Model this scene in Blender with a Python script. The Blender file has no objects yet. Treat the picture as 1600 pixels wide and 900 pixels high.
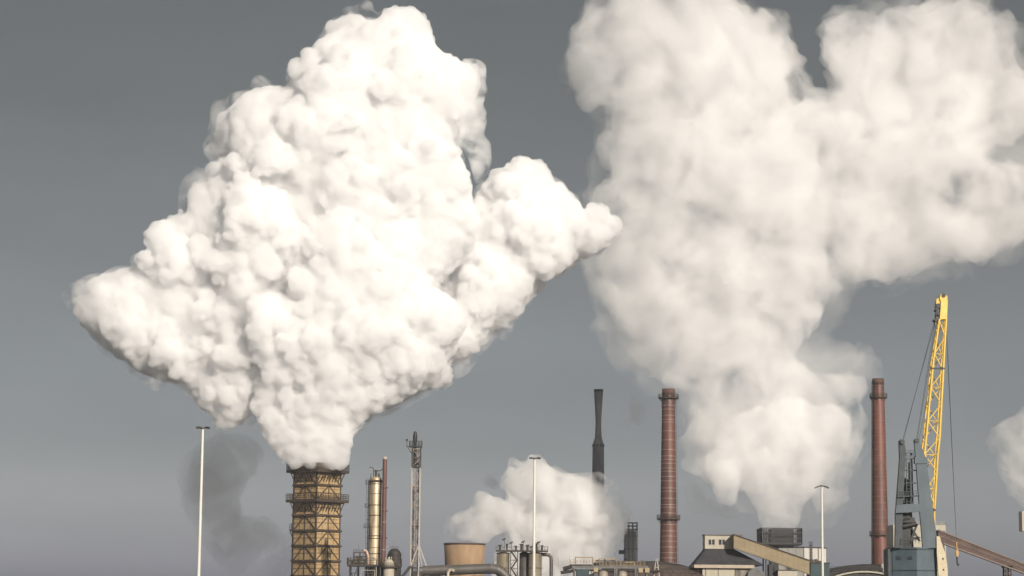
import bpy, bmesh, math, random
import numpy as np
from mathutils import Vector, Matrix, Euler

scene = bpy.context.scene
C = scene.collection
R = math.radians

# ---------------------------------------------------------------- camera
FOC = 3570.0                    # focal length in pixels of a 1600 wide picture
CAM_Z = 10.0
TILT, ROLL = R(8.13), R(0.55)
cam_data = bpy.data.cameras.new("camera")
cam = bpy.data.objects.new("camera", cam_data)
C.objects.link(cam)
cam_data.sensor_width = 36.0
cam_data.lens = FOC / 1600 * 36.0
cam_data.clip_start = 1.0
cam_data.clip_end = 60000.0
CAM_R = Matrix.Rotation(math.pi / 2 + TILT, 3, 'X') @ Matrix.Rotation(ROLL, 3, 'Z')
cam.matrix_world = Matrix.Translation((0, 0, CAM_Z)) @ CAM_R.to_4x4()
scene.camera = cam

# ---------------------------------------------------------------- light
SUN_EL, SUN_AZ = R(22), R(25)   # sun behind the viewer, over the right shoulder
world = bpy.data.worlds.new("World")
scene.world = world
world.use_nodes = True
wn, wl = world.node_tree.nodes, world.node_tree.links
wn.clear()
w_out = wn.new("ShaderNodeOutputWorld")
w_bg = wn.new("ShaderNodeBackground")
w_sky = wn.new("ShaderNodeTexSky")
w_sky.sky_type = 'NISHITA'
w_sky.sun_disc = False
w_sky.sun_elevation = SUN_EL
w_sky.sun_rotation = math.pi - SUN_AZ
w_sky.air_density, w_sky.dust_density, w_sky.ozone_density = 1.0, 2.0, 1.0
w_hsv = wn.new("ShaderNodeHueSaturation")
w_hsv.inputs['Saturation'].default_value = 0.0
w_geo = wn.new("ShaderNodeTexCoord")
w_sep = wn.new("ShaderNodeSeparateXYZ")
w_ramp = wn.new("ShaderNodeValToRGB")     # a winter sky: mauve murk low down, slate higher up
w_mul = wn.new("ShaderNodeMix")
w_mul.data_type, w_mul.blend_type = 'RGBA', 'MULTIPLY'
w_mul.inputs[0].default_value = 1.0
SKY_STOPS = [(0.0000, (1.283, 1.305, 1.437)), (0.0193, (1.195, 1.197, 1.333)), (0.0303, (1.071, 1.076, 1.135)), (0.0414, (0.939, 0.958, 0.989)), (0.0552, (0.847, 0.882, 0.900)), (0.0719, (0.695, 0.740, 0.758)),
             (0.0997, (0.595, 0.648, 0.687)), (0.1275, (0.508, 0.554, 0.582)), (0.1553, (0.430, 0.469, 0.498)), (0.1829, (0.378, 0.415, 0.441)), (0.2238, (0.323, 0.360, 0.375)), (0.2615, (0.309, 0.346, 0.369)),
             (0.4500, (0.435, 0.479, 0.511)), (1.0000, (0.693, 0.755, 0.831))]
cr = w_ramp.color_ramp
while len(cr.elements) < len(SKY_STOPS):
    cr.elements.new(0.5)
for e, (p, c) in zip(cr.elements, SKY_STOPS):
    e.position = p
    e.color = (*c, 1)
wl.new(w_geo.outputs['Generated'], w_sep.inputs[0])
wl.new(w_sep.outputs['Z'], w_ramp.inputs[0])
wl.new(w_sky.outputs[0], w_hsv.inputs['Color'])
wl.new(w_hsv.outputs[0], w_mul.inputs[6])
wl.new(w_ramp.outputs[0], w_mul.inputs[7])
w_map = wn.new("ShaderNodeMapping")         # faint level streaks of murk
w_map.inputs['Scale'].default_value = (4.0, 4.0, 14.0)
w_noise = wn.new("ShaderNodeTexNoise")
w_noise.inputs['Scale'].default_value = 1.6
w_noise.inputs['Detail'].default_value = 5.0
w_rng = wn.new("ShaderNodeMapRange")
w_rng.inputs['From Min'].default_value, w_rng.inputs['From Max'].default_value = 0.25, 0.75
w_rng.inputs['To Min'].default_value, w_rng.inputs['To Max'].default_value = 0.92, 1.08
w_mul2 = wn.new("ShaderNodeVectorMath"); w_mul2.operation = 'SCALE'
wl.new(w_geo.outputs['Generated'], w_map.inputs[0])
wl.new(w_map.outputs[0], w_noise.inputs['Vector'])
wl.new(w_noise.outputs[0], w_rng.inputs[0])
wl.new(w_mul.outputs[2], w_mul2.inputs[0])
wl.new(w_rng.outputs[0], w_mul2.inputs['Scale'])
wl.new(w_mul2.outputs[0], w_bg.inputs[0])
w_bg.inputs[1].default_value = 0.066
wl.new(w_bg.outputs[0], w_out.inputs[0])

sun_d = bpy.data.lights.new("sun", 'SUN')
sun_d.energy = 4.6
sun_d.angle = R(0.5)
sun_d.color = (1.0, 0.90, 0.78)
sun = bpy.data.objects.new("sun", sun_d)
C.objects.link(sun)
to_sun = Vector((math.sin(SUN_AZ) * math.cos(SUN_EL), -math.cos(SUN_AZ) * math.cos(SUN_EL), math.sin(SUN_EL)))
sun.rotation_euler = to_sun.to_track_quat('Z', 'Y').to_euler()
sun.location = (200, -300, 200)

scene.view_settings.view_transform = 'Standard'
scene.view_settings.look = 'None'
scene.view_settings.exposure = 0.25
scene.view_settings.gamma = 1.0
scene.view_settings.use_curve_mapping = False
cy = scene.cycles
cy.max_bounces = 24
cy.diffuse_bounces = 4
cy.glossy_bounces = 3
cy.transmission_bounces = 4
cy.volume_bounces = 18
cy.transparent_max_bounces = 48
cy.use_adaptive_sampling = True
cy.adaptive_threshold = 0.03
cy.use_denoising = True
cy.caustics_reflective = False
cy.caustics_refractive = False


# ---------------------------------------------------------------- helpers
def P(px, py, Y):
    """the point of the upright plane y = Y that the photograph shows at pixel (px, py)"""
    d = CAM_R @ Vector(((px - 800) / FOC, (450 - py) / FOC, -1.0))
    return Vector((0, 0, CAM_Z)) + d * (Y / d.y)


def tag(o, label=None, cat=None, group=None, kind=None):
    for k, v in (('label', label), ('category', cat), ('group', group), ('kind', kind)):
        if v:
            o[k] = v
    return o


def new_mat(name):
    m = bpy.data.materials.new(name)
    m.use_nodes = True
    m.node_tree.nodes.clear()
    return m, m.node_tree.nodes, m.node_tree.links


def noise_mat(name, c1, c2, scale=1.0, rough=0.7, metal=0.0, stretch=(1, 1, 1), bump=0.0, lo=0.35, hi=0.65, spots=None, spec=0.4):
    """a weathered surface: two tones mixed by noise in object space, optional dirt spots (colour, scale, threshold)"""
    m, N, L = new_mat(name)
    o = N.new("ShaderNodeOutputMaterial")
    b = N.new("ShaderNodeBsdfPrincipled")
    L.new(b.outputs[0], o.inputs['Surface'])
    tc = N.new("ShaderNodeTexCoord")
    mp = N.new("ShaderNodeMapping")
    mp.inputs['Scale'].default_value = stretch
    L.new(tc.outputs['Object'], mp.inputs[0])
    n = N.new("ShaderNodeTexNoise")
    n.inputs['Scale'].default_value = scale
    n.inputs['Detail'].default_value = 6.0
    n.inputs['Roughness'].default_value = 0.65
    L.new(mp.outputs[0], n.inputs['Vector'])
    r = N.new("ShaderNodeMapRange")
    r.inputs['From Min'].default_value, r.inputs['From Max'].default_value = lo, hi
    L.new(n.outputs[0], r.inputs[0])
    mx = N.new("ShaderNodeMix"); mx.data_type = 'RGBA'
    mx.inputs[6].default_value, mx.inputs[7].default_value = (*c1, 1), (*c2, 1)
    L.new(r.outputs[0], mx.inputs[0])
    col = mx.outputs[2]
    if spots:
        n2 = N.new("ShaderNodeTexNoise"); n2.inputs['Scale'].default_value = spots[1]; n2.inputs['Detail'].default_value = 5.0
        L.new(mp.outputs[0], n2.inputs['Vector'])
        r2 = N.new("ShaderNodeMapRange")
        r2.inputs['From Min'].default_value, r2.inputs['From Max'].default_value = spots[2], spots[2] + 0.14
        L.new(n2.outputs[0], r2.inputs[0])
        m2 = N.new("ShaderNodeMix"); m2.data_type = 'RGBA'
        m2.inputs[7].default_value = (*spots[0], 1)
        L.new(r2.outputs[0], m2.inputs[0]); L.new(col, m2.inputs[6])
        col = m2.outputs[2]
    L.new(col, b.inputs['Base Color'])
    b.inputs['Roughness'].default_value = rough
    b.inputs['Metallic'].default_value = metal
    b.inputs['Specular IOR Level'].default_value = spec
    if bump:
        bp = N.new("ShaderNodeBump"); bp.inputs['Strength'].default_value = bump; bp.inputs['Distance'].default_value = 0.05
        L.new(n.outputs[0], bp.inputs['Height']); L.new(bp.outputs[0], b.inputs['Normal'])
    return m


def root(name, loc, label, cat, group=None, rz=0.0):
    o = bpy.data.objects.new(name, None)
    o.empty_display_size = 1.0
    C.objects.link(o)
    o.location = loc
    o.rotation_euler = (0, 0, rz)
    return tag(o, label, cat, group)


class MB:
    """collects shapes (in the thing's own coordinates) and links them as one mesh object"""
    def __init__(self):
        self.v, self.f, self.s = [], [], []

    def add(self, vs, fs, smooth=False):
        b = len(self.v)
        self.v += [tuple(p) for p in vs]
        self.f += [tuple(i + b for i in f) for f in fs]
        self.s += [smooth] * len(fs)
        return self

    def box(self, x0, x1, y0, y1, z0, z1):
        return self.add([(x, y, z) for x in (x0, x1) for y in (y0, y1) for z in (z0, z1)],
                        [(0, 1, 3, 2), (4, 6, 7, 5), (0, 4, 5, 1), (2, 3, 7, 6), (0, 2, 6, 4), (1, 5, 7, 3)])

    def hexa(self, p):      # 4 bottom corners, 4 top corners, both counter-clockwise from above
        return self.add(p, [(3, 2, 1, 0), (4, 5, 6, 7), (0, 1, 5, 4), (1, 2, 6, 5), (2, 3, 7, 6), (3, 0, 4, 7)])

    def bar(self, a, b, w, h=None, n=4, r2=None):
        """a strut from a to b: square (w x h) or round with n sides, optionally tapering to r2"""
        a, b = Vector(a), Vector(b)
        d = (b - a)
        if d.length < 1e-6:
            return self
        d.normalize()
        up = Vector((0, 0, 1)) if abs(d.z) < 0.95 else Vector((0, 1, 0))
        sx = d.cross(up).normalized(); sy = sx.cross(d).normalized()
        if n == 4:
            h = h or w
            ring = [(-w / 2, -h / 2), (w / 2, -h / 2), (w / 2, h / 2), (-w / 2, h / 2)]
            vs = [p + sx * i + sy * j for p in (a, b) for i, j in ring]
        else:
            vs = []
            for p, r in ((a, w), (b, w if r2 is None else r2)):
                vs += [p + sx * (r * math.cos(t)) + sy * (r * math.sin(t)) for t in (2 * math.pi * k / n for k in range(n))]
        fs = [(k, (k + 1) % n, n + (k + 1) % n, n + k) for k in range(n)]
        self.add(vs, fs, n > 4)
        return self.add(vs, [tuple(reversed(range(n))), tuple(range(n, 2 * n))])

    def tube(self, pts, r, n=10):
        for a, b in zip(pts, pts[1:]):
            self.bar(a, b, r, n=n)
        return self

    def lathe(self, prof, n=32, c=(0, 0), cap=True):
        """profile of (radius, z) from bottom to top"""
        vs = [(c[0] + r * math.cos(2 * math.pi * k / n), c[1] + r * math.sin(2 * math.pi * k / n), z) for r, z in prof for k in range(n)]
        fs = [(j * n + k, j * n + (k + 1) % n, (j + 1) * n + (k + 1) % n, (j + 1) * n + k) for j in range(len(prof) - 1) for k in range(n)]
        self.add(vs, fs, True)
        if cap:
            self.add(vs[-n:], [tuple(range(n))])
        return self

    def ring(self, r0, r1, z0, z1, n=32, c=(0, 0)):
        return self.lathe([(r0, z0), (r1, z0), (r1, z1), (r0, z1), (r0, z0)], n, c, cap=False)

    def prism(self, pts, d0, d1, axis='y'):
        """an outline in x-z pushed through y from d0 to d1 (or y-z through x)"""
        n = len(pts)
        mk = (lambda p, d: (p[0], d, p[1])) if axis == 'y' else (lambda p, d: (d, p[0], p[1]))
        vs = [mk(p, d0) for p in pts] + [mk(p, d1) for p in pts]
        return self.add(vs, [tuple(range(n)), tuple(reversed(range(n, 2 * n)))] + [(k, n + k, n + (k + 1) % n, (k + 1) % n) for k in range(n)])

    def rail(self, path, h=1.1, t=0.06, step=1.3, closed=False, kick=0.0, rails=3):
        """hand rail along a path of deck points"""
        path = [Vector(p) for p in path]
        if closed:
            path.append(path[0])
        for a, b in zip(path, path[1:]):
            k = max(1, round((b - a).length / step))
            for i in range(k + 1):
                p = a.lerp(b, i / k)
                self.bar(p, p + Vector((0, 0, h)), t)
            for q in range(rails):
                z = Vector((0, 0, h * (q + 1) / rails))
                self.bar(a + z, b + z, t)
            if kick:
                self.bar(a + Vector((0, 0, kick / 2)), b + Vector((0, 0, kick / 2)), t, kick)
        return self

    def ladder(self, x, y, z0, z1, w=0.5, t=0.06, cage=0.0, dx=1, dy=0):
        for s in (-w / 2, w / 2):
            self.bar((x + s * dx, y + s * dy, z0), (x + s * dx, y + s * dy, z1), t)
        z = z0 + 0.3
        while z < z1:
            self.bar((x - w / 2 * dx, y - w / 2 * dy, z), (x + w / 2 * dx, y + w / 2 * dy, z), t * .7)
            z += 0.45
        return self

    def build(self, name, mat, parent=None, loc=None):
        me = bpy.data.meshes.new(name)
        me.from_pydata(self.v, [], self.f)
        me.polygons.foreach_set('use_smooth', self.s)
        b = bmesh.new(); b.from_mesh(me)
        bmesh.ops.recalc_face_normals(b, faces=b.faces)
        b.to_mesh(me); b.free()
        me.materials.append(mat)
        o = bpy.data.objects.new(name, me)
        C.objects.link(o)
        if parent:
            o.parent = parent
        if loc:
            o.location = loc
        return o


def base(px, Y, py=890):
    """ground point under pixel column px (read at height py) on the plane y = Y"""
    return Vector((P(px, py, Y).x, Y, 0.0))


def zz(py, Y, px=800):
    return P(px, py, Y).z
# ---------------------------------------------------------------- steam
def hash3(ix, iy, iz, seed):
    h = (ix * 374761393 + iy * 668265263 + iz * 2147483647 + seed * 1274126177) & 0xFFFFFFFF
    h = ((h ^ (h >> 13)) * 1274126177) & 0xFFFFFFFF
    h = ((h ^ (h >> 16)) * 2246822519) & 0xFFFFFFFF
    return ((h ^ (h >> 15)) & 0xFFFFFF) / float(0xFFFFFF) * 2 - 1


def vnoise(p, seed=0):
    """smooth value noise at n x 3 points, about -1 to 1"""
    i = np.floor(p).astype(np.int64)
    f = p - i
    u = f * f * f * (f * (f * 6 - 15) + 10)
    out = 0
    for a in (0, 1):
        wa = u[:, 0] if a else 1 - u[:, 0]
        for b in (0, 1):
            wb = u[:, 1] if b else 1 - u[:, 1]
            for c in (0, 1):
                wc = u[:, 2] if c else 1 - u[:, 2]
                out = out + wa * wb * wc * hash3(i[:, 0] + a, i[:, 1] + b, i[:, 2] + c, seed)
    return out


def poly_dist(q, poly):
    """signed distance of n x 2 points to a polygon, positive inside"""
    a, b = poly, np.roll(poly, -1, 0)
    best = np.full(len(q), 1e18)
    inside = np.zeros(len(q), bool)
    for s, e in zip(a, b):
        v = e - s
        t = np.clip(((q - s) @ v) / max(v @ v, 1e-9), 0, 1)
        dd = q - (s + t[:, None] * v)
        best = np.minimum(best, (dd * dd).sum(1))
        if abs(v[1]) > 1e-9:
            c = (s[1] > q[:, 1]) != (e[1] > q[:, 1])
            inside ^= c & (q[:, 0] < s[0] + (q[:, 1] - s[1]) / v[1] * v[0])
    return np.where(inside, 1, -1) * np.sqrt(best)


def worley(p, seed=0):
    """distance to the nearest of a jittered grid of points"""
    i = np.floor(p).astype(np.int64)
    best = np.full(len(p), 9.0)
    for a in (-1, 0, 1):
        for b in (-1, 0, 1):
            for c in (-1, 0, 1):
                j = i + np.array([a, b, c])
                dd = 0
                for k in range(3):
                    jit = 0.5 + 0.5 * hash3(j[:, 0], j[:, 1], j[:, 2], seed + 7 * k)
                    dd = dd + (j[:, k] + jit - p[:, k]) ** 2
                best = np.minimum(best, dd)
    return np.sqrt(best)


def rand_dirs(rng, n):
    v = rng.normal(size=(n, 3))
    return v / np.linalg.norm(v, axis=1)[:, None]


_bm = bmesh.new()
bmesh.ops.create_icosphere(_bm, subdivisions=2, radius=1.0)
ICO_V = np.array([v.co[:] for v in _bm.verts])
ICO_F = np.array([[v.index for v in f.verts] for f in _bm.faces])
_bm.free()


def mesh_from(name, V, F):
    me = bpy.data.meshes.new(name)
    me.vertices.add(len(V))
    me.vertices.foreach_set('co', np.ascontiguousarray(V, dtype=np.float32).ravel())
    me.loops.add(F.size)
    me.loops.foreach_set('vertex_index', np.ascontiguousarray(F, dtype=np.int32).ravel())
    me.polygons.add(len(F))
    me.polygons.foreach_set('loop_start', np.arange(0, F.size, F.shape[1], dtype=np.int32))
    me.update(calc_edges=True)
    return me


def lobes(parents, rng, n, lo, hi, poly, keep_out, rmin, drop=None):
    """smaller billows growing out of bigger ones"""
    c = np.repeat(parents, n, 0)
    d = rand_dirs(rng, len(c))
    r = c[:, 3] * rng.uniform(lo, hi, len(c))
    q = c[:, :3] + d * (c[:, 3] * rng.uniform(0.88, 1.05, len(c)))[:, None]
    ok = (r > rmin)
    ok &= poly_dist(q[:, [0, 2]], poly) > r * keep_out
    if drop is not None:
        ok &= rng.random(len(c)) > drop
    return np.column_stack([q, r])[ok]


def prune(s, big):
    keep = np.ones(len(s), bool)
    for k in range(0, len(s), 2000):
        b = s[k:k + 2000]
        dist = np.linalg.norm(b[:, None, :3] - big[None, :, :3], axis=2)
        keep[k:k + 2000] = ~((dist + b[:, None, 3] * 0.6) < big[None, :, 3]).any(1)
    return s[keep]


def billow_mesh(name, lumps, Y, seed, voxel=0.5, rough=((5.0, .7), (2.0, .35)), smooth=0, base_px=None, swirl=0.0, grow=1.0):
    """one closed, billowing surface grown from lumps: each lump is an outline (pixels) with its own depth, size of billow and count.
    lump = (outline, dy, n, depth, (r at the foot, growth per metre of height, largest r), rfrac, levels)"""
    rng = np.random.default_rng(seed)
    zb = P(800, base_px if base_px else max(y for _, y in lumps[0][0]), Y)[2]
    everything = []
    for outline, dy, n0, depth, rc, rfrac, levels in lumps:
        poly = np.array([[P(x, y, Y + dy)[0], P(x, y, Y + dy)[2]] for x, y in outline])
        lo, hi = poly.min(0), poly.max(0)
        capf = lambda z: np.clip(rc[0] + rc[1] * (z - zb), rc[0], rc[2])
        # core: fill the outline so that nothing shows through the middle
        st = max(rc[0] * 0.7, min(rc[2] * 0.4, 2.6))
        gx, gz = np.meshgrid(np.arange(lo[0], hi[0], st), np.arange(lo[1], hi[1], st))
        g = np.column_stack([gx.ravel(), gz.ravel()]) + rng.uniform(-.4, .4, (gx.size, 2)) * st
        d = poly_dist(g, poly)
        g, d = g[d > 0.4], d[d > 0.4]
        rr = np.minimum(d * 0.92, capf(g[:, 1]))
        core = np.column_stack([g[:, 0], np.full(len(g), Y + dy) + rng.uniform(-1, 1, len(g)) * rr * .5, g[:, 1], rr])
        # billows through the depth
        q = rng.uniform(lo, hi, (n0 * 30, 2))
        d = poly_dist(q, poly)
        ok = d > 0.6
        q, d = q[ok], d[ok]
        cap = capf(q[:, 1])
        r = np.minimum(d * rfrac, cap * rng.uniform(0.35, 1.0, len(d)) ** 1.0)
        keep = rng.random(len(q)) < np.clip(r / cap, 0.1, 1) * np.clip((rc[2] / cap) ** 1.3 / 6, 0.1, 1)
        q, d, r = q[keep][:n0], d[keep][:n0], r[keep][:n0]
        T = depth * np.sqrt(np.maximum(d, 0) * 18.0 * np.clip(d / 18.0, 0, 1) ** 0.5)
        T *= np.clip(0.25 + (q[:, 1] - zb) / 40.0, 0.25, 1)
        side = rng.uniform(-1, 1, len(q))
        side = np.sign(side) * np.abs(side) ** 0.5
        S = [np.column_stack([q[:, 0], Y + dy + np.where(side < 0, side * .6, side) * T, q[:, 1], r])]
        for n, a, b, out in levels:
            s = lobes(S[-1], rng, n, a, b, poly, out, voxel * 1.2)
            s = prune(s, S[0])
            S.append(prune(s, S[1]) if len(S) > 1 else s)
        everything += [core] + S
    S = np.concatenate(everything)
    V = (ICO_V[None] * S[:, None, 3:4] * grow + S[:, None, :3]).reshape(-1, 3)
    F = (ICO_F[None] + (np.arange(len(S)) * len(ICO_V))[:, None, None]).reshape(-1, 3)

    def fuse(me, sm):
        tmp = bpy.data.objects.new(name + "_billows", me)
        C.objects.link(tmp)
        m = tmp.modifiers.new("r", 'REMESH')
        m.mode, m.voxel_size = 'VOXEL', voxel
        if sm:
            s_ = tmp.modifiers.new("s", 'SMOOTH')
            s_.iterations, s_.factor = sm, 0.5
        out = bpy.data.meshes.new_from_object(tmp.evaluated_get(bpy.context.evaluated_depsgraph_get()))
        bpy.data.objects.remove(tmp)
        bpy.data.meshes.remove(me)
        return out
    out = fuse(mesh_from(name + "_billows", V, F), smooth)
    n = len(out.vertices)
    co = np.empty(n * 3, np.float32); out.vertices.foreach_get('co', co); co = co.reshape(-1, 3).astype(float)
    no = np.empty(n * 3, np.float32); out.vertex_normals.foreach_get('vector', no); no = no.reshape(-1, 3)
    amp = np.clip((co[:, 2] - zb) / 25.0, 0.4, 1.0)
    disp = np.zeros(n)
    for k, (size, a) in enumerate(rough):
        w = co + 0.13 * size * np.stack([vnoise(co / (size * 1.7), seed + 90 + j) for j in range(3)], 1)
        disp += (np.sqrt(np.maximum(0, 1 - np.minimum(1, worley(w / size, seed + k)) ** 2)) - .72) * a * 1.6      # rounded bumps, sharp creases
    co += no * (disp * amp)[:, None]
    if swirl:
        co += swirl * np.stack([vnoise(co / 12.0, seed + 50 + j) + .5 * vnoise(co / 5.0, seed + 60 + j) for j in range(3)], 1)
    out.vertices.foreach_set('co', co.astype(np.float32).ravel())
    out.update()
    out = fuse(out, smooth)
    out.polygons.foreach_set('use_smooth', np.ones(len(out.polygons), bool))
    out.update()
    out.name = name
    print(name, 'billows', len(S), 'verts', len(out.vertices))
    return out


def steam_mat(name, density, color=(1, 1, 1), aniso=0.0, skin=0.0, skin_col=(.95, .95, .95), patchy=None, step=0.1, fade=None, floor=0.0):
    """scattering steam; patchy = (noise scale, low, high) tears its density into wisps"""
    m, N, L = new_mat(name)
    o = N.new("ShaderNodeOutputMaterial")
    v = N.new("ShaderNodeVolumeScatter")
    v.inputs['Color'].default_value = (*color, 1)
    v.inputs['Density'].default_value = density
    v.inputs['Anisotropy'].default_value = aniso
    L.new(v.outputs[0], o.inputs['Volume'])
    if patchy:
        g = N.new("ShaderNodeNewGeometry")
        n = N.new("ShaderNodeTexNoise")
        n.inputs['Scale'].default_value = patchy[0]
        n.inputs['Detail'].default_value = 4.5
        n.inputs['Roughness'].default_value = 0.6
        n.inputs['Distortion'].default_value = 0.6
        r = N.new("ShaderNodeMapRange")
        r.inputs['From Min'].default_value, r.inputs['From Max'].default_value = patchy[1], patchy[2]
        r.inputs['To Min'].default_value, r.inputs['To Max'].default_value = floor, density
        L.new(g.outputs['Position'], n.inputs['Vector'])
        L.new(n.outputs[0], r.inputs[0])
        last = r.outputs[0]
        if fade:        # thins out towards the rim of the drift
            tc = N.new("ShaderNodeTexCoord")
            mp = N.new("ShaderNodeMapping"); mp.inputs['Location'].default_value = (-1, -1, -1); mp.inputs['Scale'].default_value = (2, 2, 2)
            ln = N.new("ShaderNodeVectorMath"); ln.operation = 'LENGTH'
            fr = N.new("ShaderNodeMapRange"); fr.interpolation_type = 'SMOOTHSTEP'
            fr.inputs['From Min'].default_value, fr.inputs['From Max'].default_value = fade
            fr.inputs['To Min'].default_value, fr.inputs['To Max'].default_value = 1.0, 0.0
            ml = N.new("ShaderNodeMath"); ml.operation = 'MULTIPLY'
            L.new(tc.outputs['Generated'], mp.inputs[0]); L.new(mp.outputs[0], ln.inputs[0]); L.new(ln.outputs['Value'], fr.inputs[0])
            L.new(last, ml.inputs[0]); L.new(fr.outputs[0], ml.inputs[1])
            last = ml.outputs[0]
        L.new(last, v.inputs['Density'])
        m.cycles.volume_step_rate = step
    else:
        m.cycles.homogeneous_volume = True
    if skin:
        t = N.new("ShaderNodeBsdfTransparent")
        d = N.new("ShaderNodeBsdfDiffuse"); d.inputs[0].default_value = (*skin_col, 1)
        tr = N.new("ShaderNodeBsdfTranslucent"); tr.inputs[0].default_value = (*skin_col, 1)
        a = N.new("ShaderNodeMixShader"); a.inputs[0].default_value = 0.5
        L.new(d.outputs[0], a.inputs[1]); L.new(tr.outputs[0], a.inputs[2])
        b = N.new("ShaderNodeMixShader"); b.inputs[0].default_value = skin
        L.new(t.outputs[0], b.inputs[1]); L.new(a.outputs[0], b.inputs[2])
        L.new(b.outputs[0], o.inputs['Surface'])
    return m


SKIN = 0.03
FINE = ((16, .30, .50, 0.35), (12, .28, .45, 0.2))
SOFT = ((8, .4, .65, 0.35), (5, .35, .5, 0.3))

# white plume of the tall tan tower: back body, arm to the far side, cone rising at the front
BODY = [(440,722),(424,700),(410,668),(397,645),(382,655),(360,674),(335,668),(322,640),(305,620),(290,600),(250,592),
 (215,575),(180,555),(150,530),(128,510),(119,480),(122,455),(140,448),(158,440),(175,425),(200,418),(232,410),(235,370),(255,350),
 (288,330),(292,295),(315,280),(350,262),(335,215),(340,180),(370,160),(395,140),(430,135),(447,140),(460,110),(490,85),(515,80),
 (505,50),(520,28),(560,28),(580,38),(615,28),(650,28),(672,45),(682,75),(702,90),(720,97),(735,95),(752,112),(744,150),(722,180),
 (703,195),(712,230),(726,262),(733,290),(745,330),(740,400),(690,430),(680,460),(715,480),(722,510),(700,560),(690,590),(640,620),(610,635),(590,645),(560,665),(546,690),(541,722)]
ARM = [(690,560),(680,470),(700,420),(720,380),(735,330),(750,308),(757,290),
 (775,268),(800,258),(820,250),(850,262),(858,290),(880,302),(898,312),(905,335),(930,325),(955,335),(968,355),(960,378),(935,390),
 (912,400),(880,420),(845,440),(830,460),(812,480),(795,510),(765,512),(748,535),(740,555),(712,570),(710,590),(690,605),(655,610),(640,600)]
CONE = [(440,722),(433,712),(424,700),(408,672),(395,640),(400,600),(395,560),(410,520),(440,470),(480,410),(540,350),(600,310),(645,320),(665,370),(655,430),
 (690,465),(722,480),(724,510),(705,545),(690,585),(650,610),(620,630),(585,645),(560,668),(550,692),(547,722),(543,727),(534,733),(454,733),(444,727)]
WISP = [(680,120),(715,95),(746,98),(757,125),(751,165),(759,200),(771,250),(766,292),(746,280),(728,244),(712,208),(694,172)]
FRINGE_LEFT = [(128,508),(165,535),(215,562),(265,582),(305,605),(330,650),(345,672),(322,660),(300,628),(262,606),(225,600),(185,580),(150,552)]
FRINGE_RIGHT = [(548,690),(575,655),(620,625),(680,590),(725,560),(750,528),(780,500),(800,500),(782,530),(756,560),(735,582),(700,606),(665,628),(640,636),(600,650),(572,668)]

me = billow_mesh('steam_plume', [
    (BODY, 8, 450, 1.2, (2.4, .10, 14.0), .9, FINE),
    (ARM, 26, 300, 0.9, (3.0, .05, 7.5), .9, FINE),
    (CONE, 0, 600, .95, (2.2, .09, 11.0), .9, FINE)], 700, 5, voxel=0.35, rough=((6.0, 1.4), (2.6, 1.05), (1.3, .6)), base_px=722)
me.materials.append(steam_mat('white_steam', 0.52, (1, .998, .995), skin=SKIN))
plume = bpy.data.objects.new('steam_plume', me); C.objects.link(plume)
tag(plume, 'huge dense white steam plume billowing from the tall tan steel framed tower', 'steam plume', 'steam plumes')
thin = steam_mat('thin_steam', 0.40, (1, 1, 1), skin=SKIN * .1, patchy=(0.17, .37, .62), step=0.2)
frayed = steam_mat('frayed_steam', 0.16, (.97, .97, .97), skin=SKIN * .15, patchy=(0.13, .42, .66), step=0.2)
for nm, ol, dy, mt, lb in (('wisp', WISP, 5, thin, 'torn wisp of steam curling down'), ('fringe', FRINGE_LEFT, 8, frayed, 'frayed grey underside of the plume'), ('fringe', FRINGE_RIGHT, 8, frayed, 'frayed grey underside of the plume')):
    me = billow_mesh(nm, [(ol, dy, 160, .5, (1.4, .012, 4.0), .8, SOFT)], 700, 8, voxel=0.6, swirl=2.0, rough=((3.2, .8), (1.6, .4)))
    me.materials.append(mt)
    w = bpy.data.objects.new(nm, me); C.objects.link(w); w.parent = plume
    tag(w, lb)

me = billow_mesh('veil', [(BODY, 8, 400, 1.15, (2.4, .09, 12.0), .9, SOFT), (ARM, 26, 200, .9, (3, .05, 8), .9, SOFT)], 700, 15, voxel=1.0, swirl=3.2, rough=((6.0, 1.8), (3.0, 1.2)), grow=1.12, base_px=722)
me.materials.append(steam_mat('torn_steam', 0.16, (.99, .985, .98), skin=SKIN * .1, patchy=(0.13, .45, .68), step=0.25))
w = bpy.data.objects.new('veil', me); C.objects.link(w); w.parent = plume
tag(w, 'thin torn haze round the plume')

# second plume, softer, from the low dark tower
JET = [(1200,838),(1193,826),(1184,802),(1170,778),(1150,752),(1128,728),(1112,700),(1120,668),(1150,645),(1200,634),(1235,618),(1270,630),(1305,632),(1332,655),(1327,690),(1305,722),(1285,745),(1265,775),(1254,802),(1250,826),(1244,838)]
DRIP = [(1115,700),(1140,715),(1155,745),(1152,785),(1138,798),(1122,786),(1112,760),(1102,730)]
FLANK = [(1262,650),(1300,625),(1335,620),(1356,655),(1340,700),(1333,740),(1328,785),(1302,802),(1278,796),(1262,770),(1268,720)]
COLUMN = [(1180,770),(1120,760),(1080,740),(1064,715),(1062,690),(1078,655),(1064,610),(1024,585),(992,560),(967,520),(944,470),(918,440),(912,400),
 (932,375),(960,350),(925,320),(912,300),(950,278),(955,250),(1000,220),(1100,200),(1200,200),(1290,210),(1330,260),(1340,350),(1328,430),(1303,468),(1286,500),
 (1258,530),(1245,556),(1270,575),(1310,582),(1345,585),(1352,610),(1345,650),(1320,700),(1260,760)]
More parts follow.
